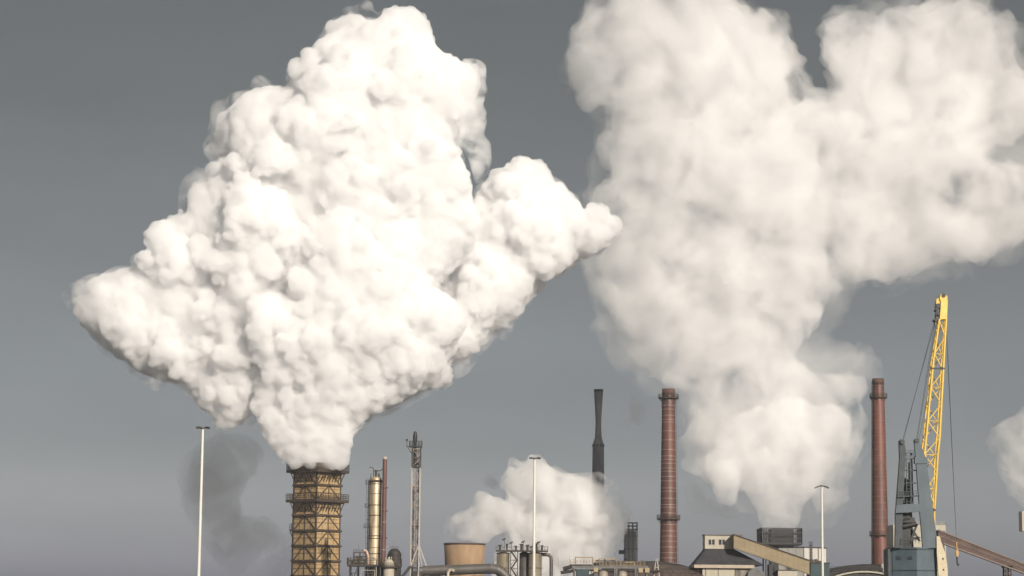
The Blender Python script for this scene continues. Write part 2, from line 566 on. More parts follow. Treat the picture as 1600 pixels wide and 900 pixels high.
HEAD = [(955,270),(945,210),(960,175),(940,168),(912,166),(895,132),(892,90),(905,45),(930,10),(955,-25),(1000,-60),(1090,-70),(1140,-30),(1152,10),(1190,25),(1230,42),
 (1255,80),(1250,105),(1225,120),(1240,150),(1290,165),(1300,230),(1250,320),(1150,360),(1020,350),(930,320),(912,300),(945,285)]
SIDE = [(1180,330),(1200,200),(1250,160),(1300,155),(1312,130),(1290,105),(1277,70),(1282,45),(1310,25),(1350,20),(1380,35),(1400,22),(1440,10),(1480,-2),(1540,3),(1570,40),(1586,80),(1582,112),
 (1600,135),(1640,150),(1660,200),(1602,212),(1552,226),(1545,238),(1560,256),(1600,266),(1660,272),(1720,300),(1700,340),(1620,372),(1562,388),(1530,408),(1490,412),(1450,422),(1400,432),(1340,442),(1290,470),(1200,480)]
VEIL = [(895,425),(920,395),(940,370),(900,320),(895,290),(940,270),(935,200),(900,175),(885,130),(885,85),(900,40),(940,-30),(1000,-70),(1150,-50),(1170,5),(1215,20),(1258,70),(1248,105),(1262,130),(1300,132),(1296,105),(1268,60),(1320,5),(1420,-10),(1540,-15),(1600,40),(1640,120),(1700,230),
 (1700,345),(1625,390),(1560,412),(1500,445),(1440,440),(1340,460),(1310,490),(1275,530),(1290,545),(1345,545),(1392,545),(1385,585),(1362,640),(1350,700),(1340,790),(1300,815),(1262,826),(1190,826),(1110,795),(1055,745),(1050,690),(1062,620),(1010,600),(965,560),(930,510),(905,460)]
me = billow_mesh('steam_plume', [
    (COLUMN, 6, 500, 1.0, (3.0, .06, 10.0), .8, SOFT),
    (HEAD, 0, 320, 1.0, (4.0, .05, 12.0), .8, SOFT),
    (FLANK, 2, 120, .8, (2.0, .06, 6.0), .8, SOFT),
    (SIDE, 12, 420, 0.9, (4.0, .05, 12.0), .8, SOFT)], 850, 11, voxel=0.75, swirl=2.4, rough=((8.0, 2.2), (4.0, 1.4), (2.0, .6)), base_px=826)
me.materials.append(steam_mat('soft_steam', 0.14, (.955, .928, .906), skin=SKIN * .15, patchy=(0.062, .40, .70), step=0.16))
p2 = bpy.data.objects.new('steam_plume', me); C.objects.link(p2)
tag(p2, 'wide soft cream steam plume rising from the low dark tower between the brick chimneys', 'steam plume', 'steam plumes')
me = billow_mesh('jet', [(JET, 5, 500, 0.75, (1.6, .07, 6.0), .85, FINE), (DRIP, 0, 120, .7, (1.4, .05, 4.0), .85, FINE)], 850, 21, voxel=0.5, swirl=.8, rough=((4.5, 1.3), (2.2, .9), (1.2, .4)), base_px=826)
me.materials.append(steam_mat('jet_steam', 0.20, (.978, .964, .948), skin=SKIN * .1, patchy=(0.09, .36, .66), step=0.2, floor=.05))
j = bpy.data.objects.new('jet', me); C.objects.link(j); j.parent = p2
tag(j, 'bright fresh billows straight above the tower')
me = billow_mesh('veil', [(VEIL, 12, 500, .95, (3, .05, 10), .8, SOFT)], 850, 31, voxel=1.3, swirl=5.0, rough=((9.0, 2.6), (4.0, 1.2)))
me.materials.append(steam_mat('veil_steam', 0.05, (.92, .905, .89), skin=SKIN * .1, patchy=(0.042, .42, .68), step=0.3))
j = bpy.data.objects.new('veil', me); C.objects.link(j); j.parent = p2
tag(j, 'thin ragged haze round the plume')


def cloud(name, outline, Y, seed, label, cat, group, mat, depth=.9, rc=(2.5, .08, 8.0), n=250, voxel=.9, swirl=3.4, rough=((7.0, 2.4), (3.4, 1.5), (1.8, .7)), dy=0):
    me = billow_mesh(name, [(outline, dy, n, depth, rc, .8, SOFT)], Y, seed, voxel=voxel, swirl=swirl, rough=rough)
    me.materials.append(mat)
    o = bpy.data.objects.new(name, me); C.objects.link(o)
    return tag(o, label, cat, group)


cream = steam_mat('cream_steam', 0.32, (.976, .952, .918), skin=SKIN * .15, patchy=(0.095, .37, .63), step=0.2, fade=(.95, 1.4))
cloud('steam_plume', [(696,852),(688,828),(690,805),(712,796),(733,792),(742,776),(758,770),(770,780),(780,772),(796,782),(800,805),(792,832),(778,842),(756,852)], 880, 41,
      'small cream steam puff leaving the squat tan cooling tower', 'steam plume', 'steam plumes', cream, depth=.8, rc=(2.2, .08, 6.0))
cloud('steam_plume', [(750,930),(755,895),(765,865),(775,845),(785,825),(795,800),(790,780),(782,762),(792,745),(812,733),(832,724),(856,718),(872,735),(896,736),(926,750),(948,764),(958,782),(970,805),
      (972,832),(968,858),(972,880),(975,930)], 925, 43,
      'wide cream steam cloud behind the silos and the middle lamp mast', 'steam plume', 'steam plumes', cream, depth=.9, rc=(3.0, .1, 7.0), n=450)
cloud('steam_plume', [(1640,628),(1606,640),(1580,652),(1556,668),(1549,700),(1562,738),(1572,772),(1600,790),(1660,800),(1720,740),(1700,660)], 1050, 47,
      'soft steam cloud cut by the right edge of the frame, beside the crane boom', 'steam plume', 'steam plumes', steam_mat('pale_steam', 0.11, (.96, .94, .915), skin=SKIN * .1, patchy=(0.07, .38, .66), step=0.25, fade=(.75, 1.3)), depth=.9, rc=(3.5, .05, 9.0))
cloud('steam_plume', [(405,930),(415,885),(428,855),(440,838),(452,828),(470,840),(475,930)], 950, 53,
      'faint pale steam low behind the foot of the tall tan tower', 'steam plume', 'steam plumes', steam_mat('faint_steam', 0.05, (.985, .97, .955), skin=SKIN * .1, patchy=(0.06, .36, .62), step=0.3, fade=(.5, 1.2)), swirl=4.0)

shade_tinted_steam = steam_mat('grey_shade_tint', 0.36, (.34, .34, .35), skin=SKIN * .1, skin_col=(.3, .3, .3), patchy=(0.07, .28, .60), step=0.3, fade=(.6, 1.35))  # plume steam lying in shadow; the shade is put into its dark colour
shade_tinted_wisp = steam_mat('faint_shade_tint', 0.45, (.25, .25, .26), skin=SKIN * .1, skin_col=(.3, .3, .3), patchy=(0.07, .34, .60), step=0.3, fade=(.3, 1.1))  # small shaded wisps of steam, their shade painted as a darker colour
cloud('shade_tinted_steam', [(328,678),(372,680),(412,688),(400,712),(384,740),(376,764),(390,780),(402,815),(440,828),(440,862),(418,900),(384,892),(360,868),(336,854),(320,832),(310,806),(300,792),(290,772),(298,740),(312,708)], 790, 62,
      'steam with shade put into its dark grey colour, drifting behind the tallest lamp mast, left of the tan tower', 'shade_tinted_steam', 'shade-tinted steam drifts', shade_tinted_steam, depth=.8, rc=(3.0, .02, 7.0), voxel=1.1, swirl=5.5, rough=((6.0, 2.0), (3.0, .9)))
cloud('shade_tinted_steam', [(735,740),(755,732),(785,735),(800,745),(792,762),(768,772),(745,765)], 980, 67,
      'steam wisp tinted dark as shade above the cooling tower steam', 'shade_tinted_steam', 'shade-tinted steam drifts', shade_tinted_wisp, depth=.6, rc=(2.5, .02, 6.0), voxel=1.1, swirl=4.0, rough=((6.0, 2.0), (3.0, .9)))
cloud('shade_tinted_steam', [(965,612),(985,602),(1003,620),(1008,645),(998,672),(978,664),(963,640)], 1000, 71,
      'steam wisp tinted dark as shade between the concrete stack and the hooped brick chimney', 'shade_tinted_steam', 'shade-tinted steam drifts', shade_tinted_wisp, depth=.6, rc=(2.5, .02, 6.0), voxel=1.1, swirl=4.0, rough=((6.0, 2.0), (3.0, .9)))
cloud('shade_tinted_steam', [(1068,738),(1095,752),(1120,778),(1150,792),(1180,806),(1192,826),(1165,822),(1130,814),(1098,800),(1075,782),(1064,760)], 880, 73,
      'steam tinted dark as shade trailing under the left flank of the wide cream plume', 'shade_tinted_steam', 'shade-tinted steam drifts', shade_tinted_steam, depth=.6, rc=(2.5, .02, 7.0), voxel=1.0, swirl=3.0, rough=((6.0, 1.6), (3.0, .8)))
# ---------------------------------------------------------------- materials
M = dict(
    tan=noise_mat('tan_cladding', (.335, .225, .105), (.44, .315, .165), .35, .75, stretch=(1, 1, .5), spots=((.24, .15, .08), .5, .60)),
    brown=noise_mat('brown_steel', (.045, .032, .024), (.085, .062, .046), 1.2, .7),
    dark=noise_mat('dark_steel', (0.021, 0.020, 0.020), (0.045, 0.041, 0.037), 1.0, .65),
    grey=noise_mat('grey_steel', (0.096, 0.093, 0.090), (0.156, 0.150, 0.141), 1.0, .6),
    pale=noise_mat('pale_steel', (0.326, 0.299, 0.252), (0.422, 0.388, 0.333), 1.2, .55, spots=((.25, .15, .09), 2.0, .62)),
    silver=noise_mat('stained_insulation', (.26, .20, .13), (.52, .43, .29), .7, .48, .35, stretch=(1, 1, .10), spots=((.09, .06, .04), .6, .56)),
    silo=noise_mat('silo_metal', (0.210, 0.180, 0.128), (0.360, 0.315, 0.232), .8, .42, .4, stretch=(1, 1, .15), spots=((.10, .08, .06), .9, .58)),
    red=noise_mat('rust_red_paint', (.095, .042, .034), (.14, .062, .05), .8, .5, stretch=(1, 1, .3)),
    cream=noise_mat('cream_panel', (0.372, 0.335, 0.260), (0.434, 0.397, 0.322), .5, .7, stretch=(1, 1, .3), spots=((.34, .27, .19), .7, .66)),
    white=noise_mat('white_cladding', (0.475, 0.454, 0.410), (0.547, 0.526, 0.482), .4, .6, stretch=(1, 1, .25)),
    mast=noise_mat('white_mast_paint', (0.561, 0.544, 0.493), (0.663, 0.646, 0.595), .8, .45, stretch=(1, 1, .1)),
    black=noise_mat('black_metal', (.012, .012, .013), (.03, .028, .027), 1.5, .5),
    slate=noise_mat('slate_roof', (0.026, 0.026, 0.030), (0.049, 0.047, 0.050), .7, .75, stretch=(1, 1, .3)),
    concrete=noise_mat('sooty_concrete', (.095, .092, .097), (.155, .15, .153), .25, .85, stretch=(1, 1, .3)),
    ct=noise_mat('tan_concrete', (0.260, 0.167, 0.093), (0.341, 0.229, 0.136), .3, .85, stretch=(1, 1, .3), spots=((.26, .17, .11), .35, .62)),
    pipe=noise_mat('lagged_pipe', (.075, .068, .062), (.125, .115, .105), .7, .5, .2, stretch=(.3, 1, 1), spots=((.09, .07, .06), .8, .62)),
    teal=noise_mat('teal_paint', (0.021, 0.045, 0.048), (0.036, 0.063, 0.066), .8, .6),
    hall=noise_mat('rusty_hall_roof', (0.072, 0.051, 0.042), (0.120, 0.090, 0.075), .5, .8, stretch=(1, .25, 1), spots=((.06, .045, .04), .6, .6)),
    ochre=noise_mat('ochre_gallery', (0.236, 0.186, 0.112), (0.291, 0.236, 0.149), .4, .75, stretch=(.4, 1, 1), spots=((.27, .20, .12), .7, .63)),
    rust=noise_mat('rusty_gallery', (0.085, 0.055, 0.046), (0.143, 0.094, 0.078), .5, .8, stretch=(.5, 1, 1), spots=((.07, .05, .045), .6, .58)),
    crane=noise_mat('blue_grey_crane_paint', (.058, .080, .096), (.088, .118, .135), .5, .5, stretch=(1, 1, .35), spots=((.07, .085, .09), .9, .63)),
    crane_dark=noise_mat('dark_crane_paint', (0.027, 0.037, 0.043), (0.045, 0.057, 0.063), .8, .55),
    yellow=noise_mat('yellow_boom_paint', (.66, .43, .06), (.74, .52, .12), .8, .45, spots=((.50, .30, .06), 1.2, .66)),
    glass=noise_mat('window_glass', (.015, .017, .02), (.03, .032, .036), .6, .15),
    ground=noise_mat('cinder_ground', (.07, .065, .06), (.12, .11, .10), .05, .95),
    lens=noise_mat('lamp_glass', (.5, .5, .5), (.6, .6, .6), 1.0, .2),
)


def brick_mat(name, c1, c2, soot_z, soot=(.045, .03, .026)):
    """bricks round a shaft, blotched with soot and rain streaks, blackened above soot_z"""
    m, N, L = new_mat(name)
    o = N.new("ShaderNodeOutputMaterial"); b = N.new("ShaderNodeBsdfPrincipled"); L.new(b.outputs[0], o.inputs[0])
    tc = N.new("ShaderNodeTexCoord")
    sep = N.new("ShaderNodeSeparateXYZ"); L.new(tc.outputs['Object'], sep.inputs[0])
    at = N.new("ShaderNodeMath"); at.operation = 'ARCTAN2'; L.new(sep.outputs['Y'], at.inputs[0]); L.new(sep.outputs['X'], at.inputs[1])
    sc = N.new("ShaderNodeMath"); sc.operation = 'MULTIPLY'; sc.inputs[1].default_value = 2.4; L.new(at.outputs[0], sc.inputs[0])
    cb = N.new("ShaderNodeCombineXYZ"); L.new(sc.outputs[0], cb.inputs[0]); L.new(sep.outputs['Z'], cb.inputs[1])
    br = N.new("ShaderNodeTexBrick")
    br.inputs['Scale'].default_value = 1.0
    br.inputs['Brick Width'].default_value = 0.42; br.inputs['Row Height'].default_value = 0.16; br.inputs['Mortar Size'].default_value = 0.014
    br.inputs['Color1'].default_value = (*c1, 1); br.inputs['Color2'].default_value = (*c2, 1); br.inputs['Mortar'].default_value = (.10, .07, .055, 1)
    L.new(cb.outputs[0], br.inputs['Vector'])
    col = br.outputs[0]
    for stretch, scale, lo, hi in (((1, 1, .35), .35, .42, .78), ((1, 1, .05), 1.6, .52, .80)):
        n = N.new("ShaderNodeTexNoise"); n.inputs['Scale'].default_value = scale; n.inputs['Detail'].default_value = 6
        mp = N.new("ShaderNodeMapping"); mp.inputs['Scale'].default_value = stretch
        L.new(tc.outputs['Object'], mp.inputs[0]); L.new(mp.outputs[0], n.inputs['Vector'])
        r = N.new("ShaderNodeMapRange"); r.inputs['From Min'].default_value = lo; r.inputs['From Max'].default_value = hi
        L.new(n.outputs[0], r.inputs[0])
        mx = N.new("ShaderNodeMix"); mx.data_type = 'RGBA'; mx.inputs[7].default_value = (*soot, 1)
        L.new(r.outputs[0], mx.inputs[0]); L.new(col, mx.inputs[6])
        col = mx.outputs[2]
    ad = N.new("ShaderNodeMath"); ad.operation = 'MULTIPLY_ADD'; ad.inputs[1].default_value = 9.0; L.new(n.outputs[0], ad.inputs[0]); L.new(sep.outputs['Z'], ad.inputs[2])
    r = N.new("ShaderNodeMapRange"); r.inputs['From Min'].default_value = soot_z + 2; r.inputs['From Max'].default_value = soot_z + 10; r.inputs['To Max'].default_value = .85
    L.new(ad.outputs[0], r.inputs[0])
    mx = N.new("ShaderNodeMix"); mx.data_type = 'RGBA'; mx.inputs[7].default_value = (*soot, 1)
    L.new(r.outputs[0], mx.inputs[0]); L.new(col, mx.inputs[6])
    L.new(mx.outputs[2], b.inputs['Base Color'])
    b.inputs['Roughness'].default_value = .5
    return m


M['hoop'] = noise_mat('steel_hoop', (.34, .26, .22), (.50, .40, .34), 1.0, .4, .5)
M['hoop_dark'] = noise_mat('sooty_brick', (.07, .04, .034), (.12, .065, .05), .5, .85)

# ---------------------------------------------------------------- ground
g = MB().add([(-9000, -800, 0), (9000, -800, 0), (9000, 40000, 0), (-9000, 40000, 0)], [(0, 1, 2, 3)]).build('ground', M['ground'])
tag(g, kind='structure')


# ---------------------------------------------------------------- tall tan tower under the white plume
Y = 700.0
kx, lx, rx = (P(x, 800, Y).x for x in (494.6, 456.8, 527.8))
side = math.hypot(kx - lx, rx - kx)
alpha = math.atan2(rx - kx, kx - lx)
top = zz(722, Y, 495)
h = side / 2
cen = Vector((kx, Y, 0)) - Vector((math.cos(-alpha) * h - math.sin(-alpha) * -h, math.sin(-alpha) * h + math.cos(-alpha) * -h, 0))
T = root('cooling_stack', cen, 'tall square tan tower with dark steel frame and two railed walkways under the white plume', 'tower', rz=-alpha)
MB().box(-h, h, -h, h, 0, top - 0.3).build('cladding', M['tan'], T)
fr = MB()
pitch = zz(757, Y, 495) - zz(780.7, Y, 495)
lev = [zz(757, Y, 495) - pitch * k for k in range(-1, 16)]
lev = [z for z in lev if z > 0.5]
e = h + 0.12
for sx in (-1, 1):
    for sy in (-1, 1):
        fr.box(sx * e - .16, sx * e + .16, sy * e - .16, sy * e + .16, 0, top - .4)
faces = [((-1, 0), (0, -1)), ((0, -1), (1, 0)), ((1, 0), (0, 1)), ((0, 1), (-1, 0))]
for (tx, ty), (nx, ny) in faces:
    def at(s, z, off=.14):
        return (tx * s * h + nx * (h + off), ty * s * h + ny * (h + off), z)
    fr.bar(at(0, 0), at(0, top - .5), .22)
    for s in (-.5, .5):
        fr.bar(at(s, 0, .05), at(s, top - .5, .05), .07)
    for i, z in enumerate(lev):
        big = i % 1 == 0
        fr.bar(at(-1.13, z, .3), at(1.13, z, .3), .55, .62)
        fr.bar(at(-1, z - pitch * .5, .06), at(1, z - pitch * .5, .06), .10, .14)
        fr.bar(at(-1, z - pitch * .25, .04), at(1, z - pitch * .25, .04), .05, .07)
        if i + 1 < len(lev):
            z1 = lev[i + 1]
            fr.bar(at(0, z - .1), at(-1, z1 + .1), .22, .3)
            fr.bar(at(0, z - .1), at(1, z1 + .1), .22, .3)
            fr.bar(at(0, z1, .3), at(0, z1 + .01, .9), .5, .5)
fr.build('frame', M['brown'], T)


def square_walk(zdeck, ov, hh, dense):
    o = h + ov
    dk = MB()
    for (tx, ty), (nx, ny) in faces:
        a = Vector((tx * -o + nx * (h + ov / 2), ty * -o + ny * (h + ov / 2), zdeck))
        b = Vector((tx * (h) + nx * (h + ov / 2), ty * (h) + ny * (h + ov / 2), zdeck))
        dk.bar(a, b, ov, .35)
        for k in range(9):
            s = -1 + k / 4
            top_ = Vector((tx * s * h + nx * o, ty * s * h + ny * o, zdeck - .2))
            low = Vector((tx * s * h + nx * (h + .3), ty * s * h + ny * (h + .3), zdeck - 2.9))
            dk.bar(top_, low, .17)
            dk.bar((top_.x, top_.y, zdeck - .22), (tx * s * h + nx * h, ty * s * h + ny * h, zdeck - .22), .16, .4)
    d = dk.build('walkway', M['brown'], T)
    cs = [(-o, -o, zdeck), (o, -o, zdeck), (o, o, zdeck), (-o, o, zdeck)]
    MB().rail(cs, hh, .13, .42 if dense else .7, True, .5, 4).build('railing', M['brown'], d)
    return d


square_walk(zz(736.5, Y, 495), 1.9, zz(724, Y, 495) - zz(736.5, Y, 495), True)
square_walk(zz(783.0, Y, 495), 1.9, 2.4, False)
ld = MB()
for dx in (0, .9):
    ld.bar((-h - .9, -h + .2 + dx, 0), (-h - .9, -h + .2 + dx, zz(738, Y)), .14)
ld.ladder(-h - .9, -h + .65, 0, zz(738, Y), .7, .08, dx=0, dy=1)
ld.bar((-h - .35, -h + 1.6, 0), (-h - .35, -h + 1.6, zz(738, Y)), .16, n=8)
zl = zz(830, Y)
ld.box(-h - 2.0, -h, -h, -h + 2.4, zl - .25, zl)
ld.rail([(-h - 2, -h + 2.4, zl), (-h - 2, -h, zl), (-h, -h, zl)], 1.9, .08, .7, False, .2)
for yy in (-h + .1, -h + 2.3):
    ld.bar((-h - 1.9, yy, zl - .2), (-h - .1, yy, zl - 3.4), .2)
ld.build('ladder', M['brown'], T)
rim = MB()
for (tx, ty), (nx, ny) in faces:
    rim.bar((tx * -h + nx * (h + .05), ty * -h + ny * (h + .05), top - .2), (tx * h + nx * (h + .05), ty * h + ny * (h + .05), top - .2), .5, .5)
rim.build('rim', M['dark'], T)

# ---------------------------------------------------------------- distillation column with its red stack pipe
Y = 640.0
u = Y / FOC
b0 = base(584.5, Y)
r = 9.6 * u
zt = zz(745, Y, 585)
T = root('process_column', b0, 'stained silvery cylindrical column with ladder, beside the thin red stack pipe', 'column')
MB().lathe([(r, 0), (r, zt - .8), (r * .9, zt - .25), (r * .55, zt)], 40).build('shell', M['silver'], T)
for py in (757, 772, 790, 806, 824, 838, 842, 856, 866):
    z = zz(py, Y, 585)
    MB().ring(r, r + .07, z, z + (.22 if py % 4 else .12), 40).build('ring', M['brown'], T)
MB().ring(r, r + .12, zt - 1.6, zt - .9, 40).build('ring', M['brown'], T)
k = MB()
k.ladder(-r - .55, -.3, 8, zt - .5, .5, .07)
k.bar((-r - .15, -.8, 5), (-r - .15, -.8, zt - 1), .12, n=8)
for py, w in ((757, 1.0), (768, .5), (780, .5), (793, 1.1), (802, .5), (812, .5), (825, 1.3), (832, .5), (841, .7), (850, .6), (858, .6), (864, .7)):
    z = zz(py, Y, 585)
    k.box(-r - w, -r + .1, -.9, .6, z, z + .12)
    if w >= 1:
        k.rail([(-r - w, .6, z), (-r - w, -.9, z), (-r, -.9, z)], 1.1, .07, .8)
k.build('ladder', M['dark'], T)
k = MB()
k.bar((.1, 0, zt - .3), (.1, 0, zt + 1.9), .32, n=12).bar((.1, 0, zt + 1.5), (.1, 0, zt + 1.8), .5, n=12)
k.bar((.9, -.4, zt - .5), (.9, -.4, zt + .9), .2, n=8)
pts = [(-.6, -.3, zt)] + [(-.6 - .75 * (1 - math.cos(t)), -.3, zt + 1.9 + .75 * math.sin(t)) for t in (0, .5, 1.0, 1.6, 2.2)]
k.tube(pts, .11, 8)
k.tube([(.1, 0, zt + 1.6), (1.2, 0, zt + 1.7), (2.0, 0, zt + 2.2)], .1, 8)
k.rail([(-1.4, -.8, zt - .5), (-1.4, .8, zt - .5)], 1.4, .06, .8)
k.build('nozzle', M['brown'], T)

b1 = base(598.5, Y - 3)
z2 = zz(714, Y - 3, 597)
T = root('stack_pipe', b1, 'thin tall rust red stack pipe with a pale tip beside the silvery column', 'chimney')
MB().lathe([(.68, 0), (.66, z2 * .6), (.60, z2 - .6)], 20).build('shaft', M['red'], T)
MB().lathe([(.63, z2 - .6), (.63, z2 + .1), (.5, z2 + .1)], 20).build('tip', M['pale'], T)
for py in (817, 860):
    z = zz(py, Y, 598)
    MB().ring(.62, .8, z, z + .16, 20).build('flange', M['pale'], T)
for py in (764, 800, 842):
    z = zz(py, Y, 598)
    MB().ring(.6, .72, z, z + .3, 20).box(.6, 1.0, -.2, .2, z, z + .4).build('bracket', M['red'], T)

# process platform around the column foot
zd = zz(884, Y, 585)
X = lambda px, y=None: P(px, 884, y or Y).x
T = root('process_platform', (X(582), Y - 4, 0), 'railed steel platform crowded with pipes and frames round the foot of the silvery column', 'platform')
ox, oy = X(582), Y - 4
dk = MB()
x0, x1 = X(545) - ox, X(628) - ox
dk.box(x0, x1, -3, 3, zd - .35, zd)
for px in (549, 561, 573, 589, 603, 620):
    for yy in (-2.7, 2.7):
        dk.bar((X(px) - ox, yy, 0), (X(px) - ox, yy, zd - .3), .3)
for a, b in ((549, 561), (573, 589), (603, 620)):
    dk.bar((X(a) - ox, -2.7, zd - 7), (X(b) - ox, -2.7, zd - .5), .16)
    dk.bar((X(b) - ox, -2.7, zd - 7), (X(a) - ox, -2.7, zd - .5), .16)
    dk.bar((X(a) - ox, -2.7, zd - 2.2), (X(b) - ox, -2.7, zd - 2.2), .2)
dk.build('deck', M['dark'], T)
MB().rail([(x0, 3, zd), (x0, -3, zd), (x1, -3, zd), (x1, 3, zd)], 2.0, .10, .95, False, .25).build('railing', M['brown'], T)
f = MB()
fx0, fx1, fz = X(554) - ox, X(573) - ox, zz(864, Y, 560)
for x in (fx0, (fx0 + fx1) / 2, fx1):
    for yy in (-1.8, 1.8):
        f.bar((x, yy, zd), (x, yy, fz), .2)
for z in (fz, fz - 1.1, zd + 1.6):
    f.bar((fx0, -1.8, z), (fx1, -1.8, z), .2); f.bar((fx0, 1.8, z), (fx1, 1.8, z), .2)
f.bar((fx0, -1.8, zd), (fx1, -1.8, fz), .12)
f.rail([(fx0, -1.8, fz), (fx1, -1.8, fz)], .8, .07, .8)
f.bar((X(561) - ox, 0, fz), (X(561) - ox, 0, fz + 2.2), .06)
f.build('frame', M['brown'], T)
f = MB()
f.bar((fx0 + .3, -.5, zd + 1.0), (fx1 - .3, -.5, zd + 1.0), .75, n=14)
f.bar((X(548) - ox, -.5, zd + .6), (fx0 - .2, -.5, zd + 1.4), .9, n=14)
f.bar((X(560) - ox, -.6, zd), (X(560) - ox, -.6, zd + 2.6), .45, n=12)
f.bar((X(567) - ox, -.6, zd), (X(567) - ox, -.6, zd + 2.3), .4, n=12)
f.build('drum', M['grey'], T)
f = MB()
f.tube([(X(570) - ox, -2, fz + .6), (X(574) - ox, -2, fz + .4), (X(577) - ox, -2.2, fz - .9), (X(577.5) - ox, -2.2, zd)], .36, 12)
f.build('pipe', noise_mat('pink_lagging', (.42, .28, .22), (.55, .40, .32), 1.2, .55), T)
for tb, tr in (([(X(600) - ox, 1.5, zd), (X(600) - ox, 1.5, zz(857, Y)), (X(607) - ox, 1.5, zz(857, Y))], .12),
               ([(X(590) - ox, -2.4, zd - 5), (X(590) - ox, -2.4, zd + 1.6), (X(583) - ox, -2.4, zd + 1.9)], .14),
               ([(X(567) - ox, -3.2, zd - 5), (X(567) - ox, -3.2, zd - 1.4), (X(588) - ox, -3.2, zd - 1.4), (X(588) - ox, -3.2, zd - 4)], .1)):
    MB().tube(tb, tr, 8).build('pipe', M['pale'], T)

T = root('vessel', base(607.5, Y - 8), 'cream domed vessel with a railed collar at the right end of the process platform', 'tank')
vr, vz = 8.6 * (Y - 8) / FOC, zz(873, Y - 8, 607)
MB().lathe([(vr, 0), (vr, vz - 1.7)] + [(vr * math.cos(t), vz - 1.7 + 1.6 * math.sin(t)) for t in (.3, .6, .9, 1.2, 1.45)], 32).build('shell', M['cream'], T)
zc = zz(886, Y - 8, 607)
k = MB().ring(vr, vr + .8, zc - .2, zc, 24)
n = 14
k.rail([((vr + .8) * math.cos(2 * math.pi * i / n), (vr + .8) * math.sin(2 * math.pi * i / n), zc) for i in range(n)], 1.15, .08, .6, True, .2)
k.build('walkway', M['brown'], T)
for x_, y_, h0, h1, r_ in ((0, 0, -.3, .5, .3), (-.8, -.3, -.5, .3, .16), (.7, -.3, -.4, .6, .12)):
    MB().bar((x_, y_, vz + h0), (x_, y_, vz + h1), r_, n=10).build('nozzle', M['pale'], T)

T = root('drum_tower', base(616, Y + 6), 'dark round-topped steel drum hung with pipes behind the cream domed vessel', 'tank')
dr, dz = 10.5 * u, zz(857, Y + 6, 616)
MB().lathe([(dr, 0), (dr, dz - 1.8)] + [(dr * math.cos(t), dz - 1.8 + 1.8 * math.sin(t)) for t in (.3, .6, .9, 1.2, 1.5)], 28).build('shell', M['dark'], T)
k = MB()
for i in range(9):
    a = math.pi * (1.05 + .1 * i)
    k.bar(((dr + .1) * math.cos(a), (dr + .1) * math.sin(a), 0), ((dr + .1) * math.cos(a), (dr + .1) * math.sin(a), dz - 2 + .1 * (i % 3)), .09, n=6)
for z in (dz - 1.8, dz - 4.5):
    k.ring(dr, dr + .25, z, z + .14, 24)
k.bar((-.4, 0, dz - .2), (-.4, 0, dz + 2.4), .05)
k.rail([(-1.2, -.6, dz - .4), (1.1, -.6, dz - .4)], 1.0, .06, .6)
k.build('pipe', M['brown'], T)

# ---------------------------------------------------------------- lattice flare mast
Y = 640.0
T = root('flare_mast', base(648, Y), 'pale square lattice mast carrying a black flare pipe, right of the silvery column', 'mast')
w = 6.3 * u
zp, zb, ztip = zz(699, Y, 647), zz(852, Y, 648), zz(674, Y, 645)
lt = MB()
cs = [(-w, -w), (w, -w), (w, w), (-w, w)]
zlev = [zz(py, Y, 648) for py in (886, 852, 820, 790, 760, 730, 702)]
for x, y in cs:
    lt.bar((x, y, 0), (x, y, zp), .30)
lt.build('leg', M['pale'], T)
lt = MB()
for i in range(4):
    (xa, ya), (xb, yb) = cs[i], cs[(i + 1) % 4]
    for za, zb_ in zip(zlev, zlev[1:]):
        lt.bar((xa, ya, zb_), (xb, yb, zb_), .2)
        zm = (za + zb_) / 2
        lt.bar((xa, ya, za), (xb, yb, zm), .13); lt.bar((xb, yb, zm), (xa, ya, zb_), .13)
        lt.bar((xa, ya, zm), (xb, yb, zm), .09)
    lt.bar((xa, ya, 0), (xb, yb, zlev[0]), .16)
lt.build('bracing', noise_mat('rusty_brace', (.24, .17, .11), (.40, .31, .22), 1.2, .7), T)
k = MB()
k.ladder(.3, .5, 4, zp, .6, .09)
k.bar((-.6, .2, 4), (-.6, .2, zlev[4]), .2, n=10)
k.bar((.75, -.6, 4), (.75, -.6, zp - 3), .1, n=8)
for py in (822, 826, 770):
    z = zz(py, Y, 648)
    k.box(.2, .9, -.7, 0, z, z + .8).box(-.9, -.5, -.7, -.2, z - .3, z + .5)
k.build('riser', M['brown'], T)
k = MB()
o = w + .35
k.box(-o - .5, o, -o, o, zp, zp + .2)
k.rail([(-o - .5, -o, zp + .2), (o, -o, zp + .2), (o, o, zp + .2), (-o - .5, o, zp + .2)], 1.5, .10, .8, True, .15)
k.bar((-o - 1.2, -o, zp + .1), (-o - .4, -o, zp + .1), .2).bar((-o - 1.2, -o, zp), (-o - 1.2, -o, zp + 1.7), .18)
k.box(-o - 1.5, -o - .9, -o - .2, -o + .2, zp + 1.6, zp + 2.2)
k.bar((-w, -w, zp - 2.0), (-o - 1.0, -o, zp), .16)
k.build('walkway', M['dark'], T)
k = MB()
k.lathe([(.42, zz(730, Y, 648)), (.42, zp + 1.2), (.58, zp + 1.6), (.62, ztip - 1.3), (.5, ztip - .5), (.3, ztip)], 16, (-.45, 0))
for z in (zz(728, Y), zz(718, Y)):
    k.ring(.42, .85, z, z + .4, 16, (-.45, 0))
k.build('flare_pipe', M['black'], T)
k = MB()
for x, y in cs:
    k.bar((x * 1.03, y * 1.03, zz(730, Y, 648)), (x * 1.03, y * 1.03, zp), .34)
